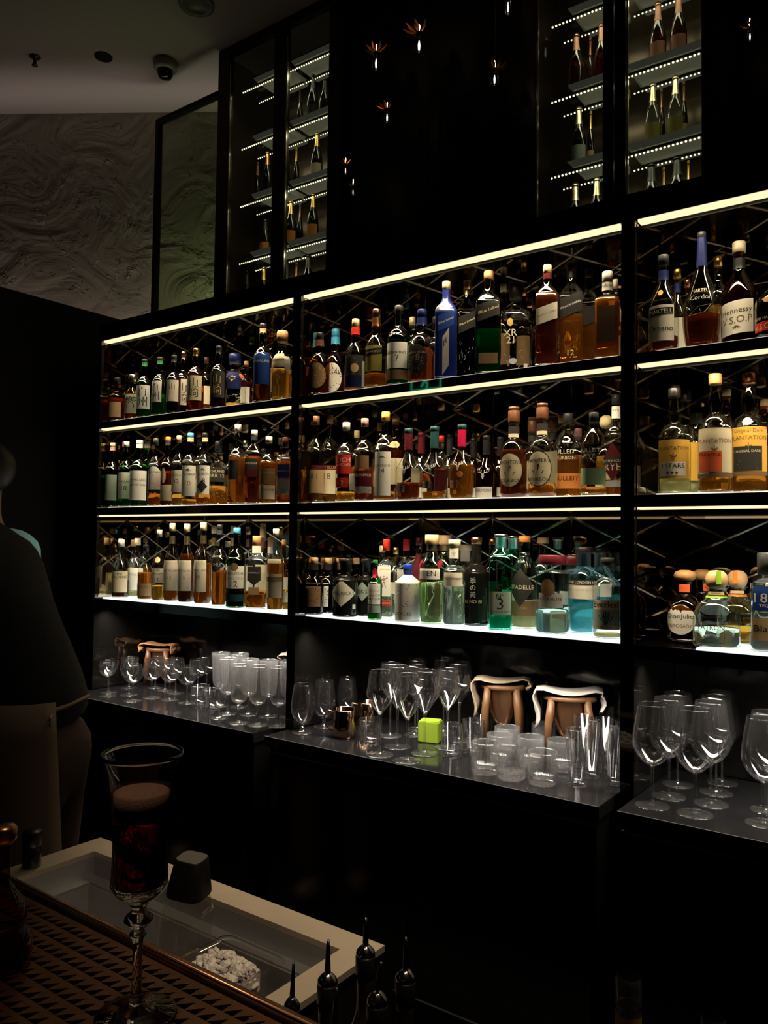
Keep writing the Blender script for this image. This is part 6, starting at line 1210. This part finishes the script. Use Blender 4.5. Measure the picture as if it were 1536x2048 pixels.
def hand(pts, edges, w, d, side, n):
    """palm and five separate bent fingers from wrist index n along direction d"""
    d = Vector(d).normalized(); s = Vector(side).normalized(); base = Vector(w)
    pts.append((*(base + d * .045), (.040 * .7, .018))); edges.append((n, len(pts) - 1)); pi = len(pts) - 1
    for k, (o_, l) in enumerate(((-.030, .066), (-.010, .076), (.010, .072), (.030, .056))):
        a = base + d * .085 + s * o_; pts.append((*a, .0095)); edges.append((pi, len(pts) - 1))
        for f, bend in ((.5, .012), (1, .034)): pts.append((*(a + d * l * f + Vector((0, 0, -bend))), .008)); edges.append((len(pts) - 2, len(pts) - 1))
    a = base + d * .03 - s * .038; pts.append((*a, .011)); edges.append((pi, len(pts) - 1)); pts.append((*(a + d * .03 - s * .014), .010)); edges.append((len(pts) - 2, len(pts) - 1)); pts.append((*(a + d * .055 - s * .016), .0085)); edges.append((len(pts) - 2, len(pts) - 1))
def person(label, loc, rz, height, lean, sweater, trousers, apron):
    """local frame: faces -Y, feet at z=0"""
    t = thing('person', label, 'person', loc, rz, None); S_ = height / 1.75
    hip = Vector((0, 0, .92)); ch = Vector((0, -lean * .45, 1.22)); sh = Vector((0, -lean * .85, 1.43)); nk = Vector((0, -lean * 1.05, 1.50)); hd = Vector((0, -lean * 1.35 - .02, 1.63))
    P = [(0, 0, .95, (.15, .115)), (*ch, (.145, .095)), (*sh, (.10, .070)), (*nk, .055)]; E_ = [(0, 1), (1, 2), (2, 3)]
    P.append((hd.x, hd.y + .01, hd.z - .03, (.062, .072))); E_.append((3, 4)); P.append((hd.x, hd.y, hd.z + .06, (.075, .092))); E_.append((4, 5)); P.append((hd.x, hd.y + .01, hd.z + .11, (.055, .07))); E_.append((5, 6))
    arms = []
    for s in (-1, 1):
        i = len(P); P.append((s * .085, .0, .88, .088)); E_.append((0, i)); P.append((s * .095, -.005, .52, .058)); P.append((s * .10, .01, .28, .050)); P.append((s * .10, .02, .07, .034)); P.append((s * .11, -.12, .03, (.034, .026)))
        E_ += [(i, i + 1), (i + 1, i + 2), (i + 2, i + 3), (i + 3, i + 4)]
        j = len(P); shp = Vector((s * .185, sh.y, sh.z - .02)); el = shp + Vector((s * .05, -.06, -.27)); wr = el + Vector((-s * .06, -.22, -.02))
        P.append((*shp, .048)); E_.append((2, j)); P.append((*el, .040)); P.append((*wr, .026)); E_ += [(j, j + 1), (j + 1, j + 2)]
        arms.append((shp, el, wr)); hand(P, E_, wr, (-s * .15, -1, -.15), (1, -.1, 0), j + 2)
    P = [tuple(list(v * S_ for v in p[:3]) + [tuple(q * S_ for q in p[3]) if isinstance(p[3], tuple) else p[3] * S_]) for p in P]
    skin('body', P, E_, SKIN, t, 2)
    # face
    def blob(name, c, r, m, par=t):
        bm = bmesh.new(); bmesh.ops.create_uvsphere(bm, u_segments=16, v_segments=10, radius=1, matrix=Matrix.Translation(Vector(c) * S_) @ Matrix.Diagonal((r[0] * S_, r[1] * S_, r[2] * S_, 1))); return obj(name, bm, m, par, True)
    blob('nose', (hd.x, hd.y - .092, hd.z + .012), (.013, .018, .022), SKIN)
    for s in (-1, 1):
        blob('eye', (hd.x + s * .031, hd.y - .080, hd.z + .045), (.012, .010, .008), pbr('eye_white', (.6, .6, .58), .2)); blob('ear', (hd.x + s * .078, hd.y + .01, hd.z + .03), (.010, .020, .032), SKIN)
    blob('mouth', (hd.x, hd.y - .085, hd.z - .030), (.024, .008, .007), pbr('lips', (.30, .10, .09), .5))
    blob('hair', (hd.x, hd.y + .022, hd.z + .072), (.092, .106, .098), HAIR)
    # clothes
    def sc4(p): return tuple(list(v * S_ for v in p[:3]) + [tuple(q * S_ for q in p[3]) if isinstance(p[3], tuple) else p[3] * S_])
    Q = [(0, 0, .93, (.185, .150)), (*(Vector((0, .0, 1.02))), (.182, .146)), (*ch, (.196, .146)), (*sh, (.185, .125)), (*(nk + Vector((0, 0, -.02))), .082)]; F = [(0, 1), (1, 2), (2, 3), (3, 4)]
    for a, b, c in arms:
        j = len(Q); Q += [(*a, .088), (*b, .064), (*(b + (c - b) * .85), .048)]; F += [(3, j), (j, j + 1), (j + 1, j + 2)]
    skin('sweater', [sc4(p) for p in Q], F, sweater, t, 2)
    Q = [(0, .01, 1.0, (.158, .126)), (0, .015, .90, (.172, .142))]; F = [(0, 1)]
    for s in (-1, 1):
        j = len(Q); Q += [(s * .09, .005, .80, .108), (s * .097, 0, .50, .080), (s * .102, .01, .12, .066)]; F += [(1, j), (j, j + 1), (j + 1, j + 2)]
    skin('trousers', [sc4(p) for p in Q], F, trousers, t, 2)
    if apron:
        bm = bmesh.new(); g = []
        for jz in range(9):
            z = 1.04 - jz * .085; row_ = []
            for ia_ in range(25):
                a = math.radians(-90 - 82 + 216 * ia_ / 24); rx, ry = .196 + .006 * jz, .158 + .012 * jz
                e = .006 * math.sin(ia_ * 1.3) * jz / 8
                row_.append(bm.verts.new(((rx + e) * math.cos(a) * S_, (ry + e) * math.sin(a) * S_, z * S_)))
            g.append(row_)
        for j in range(8):
            for i in range(24): bm.faces.new((g[j][i], g[j][i + 1], g[j + 1][i + 1], g[j + 1][i]))
        o = obj('apron', bm, APRON, t, True); md = o.modifiers.new('thickness', 'SOLIDIFY'); md.thickness = .004
        bm = bmesh.new(); e0 = math.radians(-90 + 130); e1 = math.radians(-90 - 80)
        q0 = Vector((.197 * math.cos(e0), .160 * math.sin(e0), 1.00)) * S_; q1 = Vector((.197 * math.cos(e1), .160 * math.sin(e1), 1.00)) * S_
        tube(bm, [q0, Vector((.125, .085, 1.01)) * S_, Vector((.08, .110, 1.015)) * S_, Vector((0, .122, 1.02)) * S_, Vector((-.08, .110, 1.015)) * S_, Vector((-.14, .06, 1.0)) * S_, q1], .007, 6); obj('apron_tie', bm, APRON, t, True)
        bm = bmesh.new(); rr = [q0 + Vector((.012 * math.cos(k * PI / 6), .004, .014 * math.sin(k * PI / 6) - .004)) for k in range(12)]; tube(bm, rr, .003, 6, True); obj('eyelet', bm, pbr('eyelet_metal', (.4, .35, .3), .3, 1.0), t, True)
        bm = bmesh.new(); tube(bm, [Vector((-.10, -lean * .45 - .12, 1.22)) * S_, Vector((-.085, -lean * .85 - .085, 1.46)) * S_, Vector((0, -lean * .95 + .085, 1.51)) * S_, Vector((.085, -lean * .85 - .085, 1.46)) * S_, Vector((.10, -lean * .45 - .12, 1.22)) * S_], .010, 6); obj('apron_strap', bm, APRON, t, True)
    return t
fa = math.atan2(-CR.x, CR.y)               # turning that faces image-left
q = atY(74, 1400, 1.30); person('person in dark knit sweater and tan apron leaning to the left edge', (q.x, 1.30, 0), math.radians(-55), 1.86, .24, KNIT, JEANS, True)
q = Vector((-3.00, 1.58, 0)); person('person in light blue shirt, half hidden behind the aproned one', (q.x, 1.58, 0), math.radians(-62), 1.87, .02, BLUES, MATT, False)
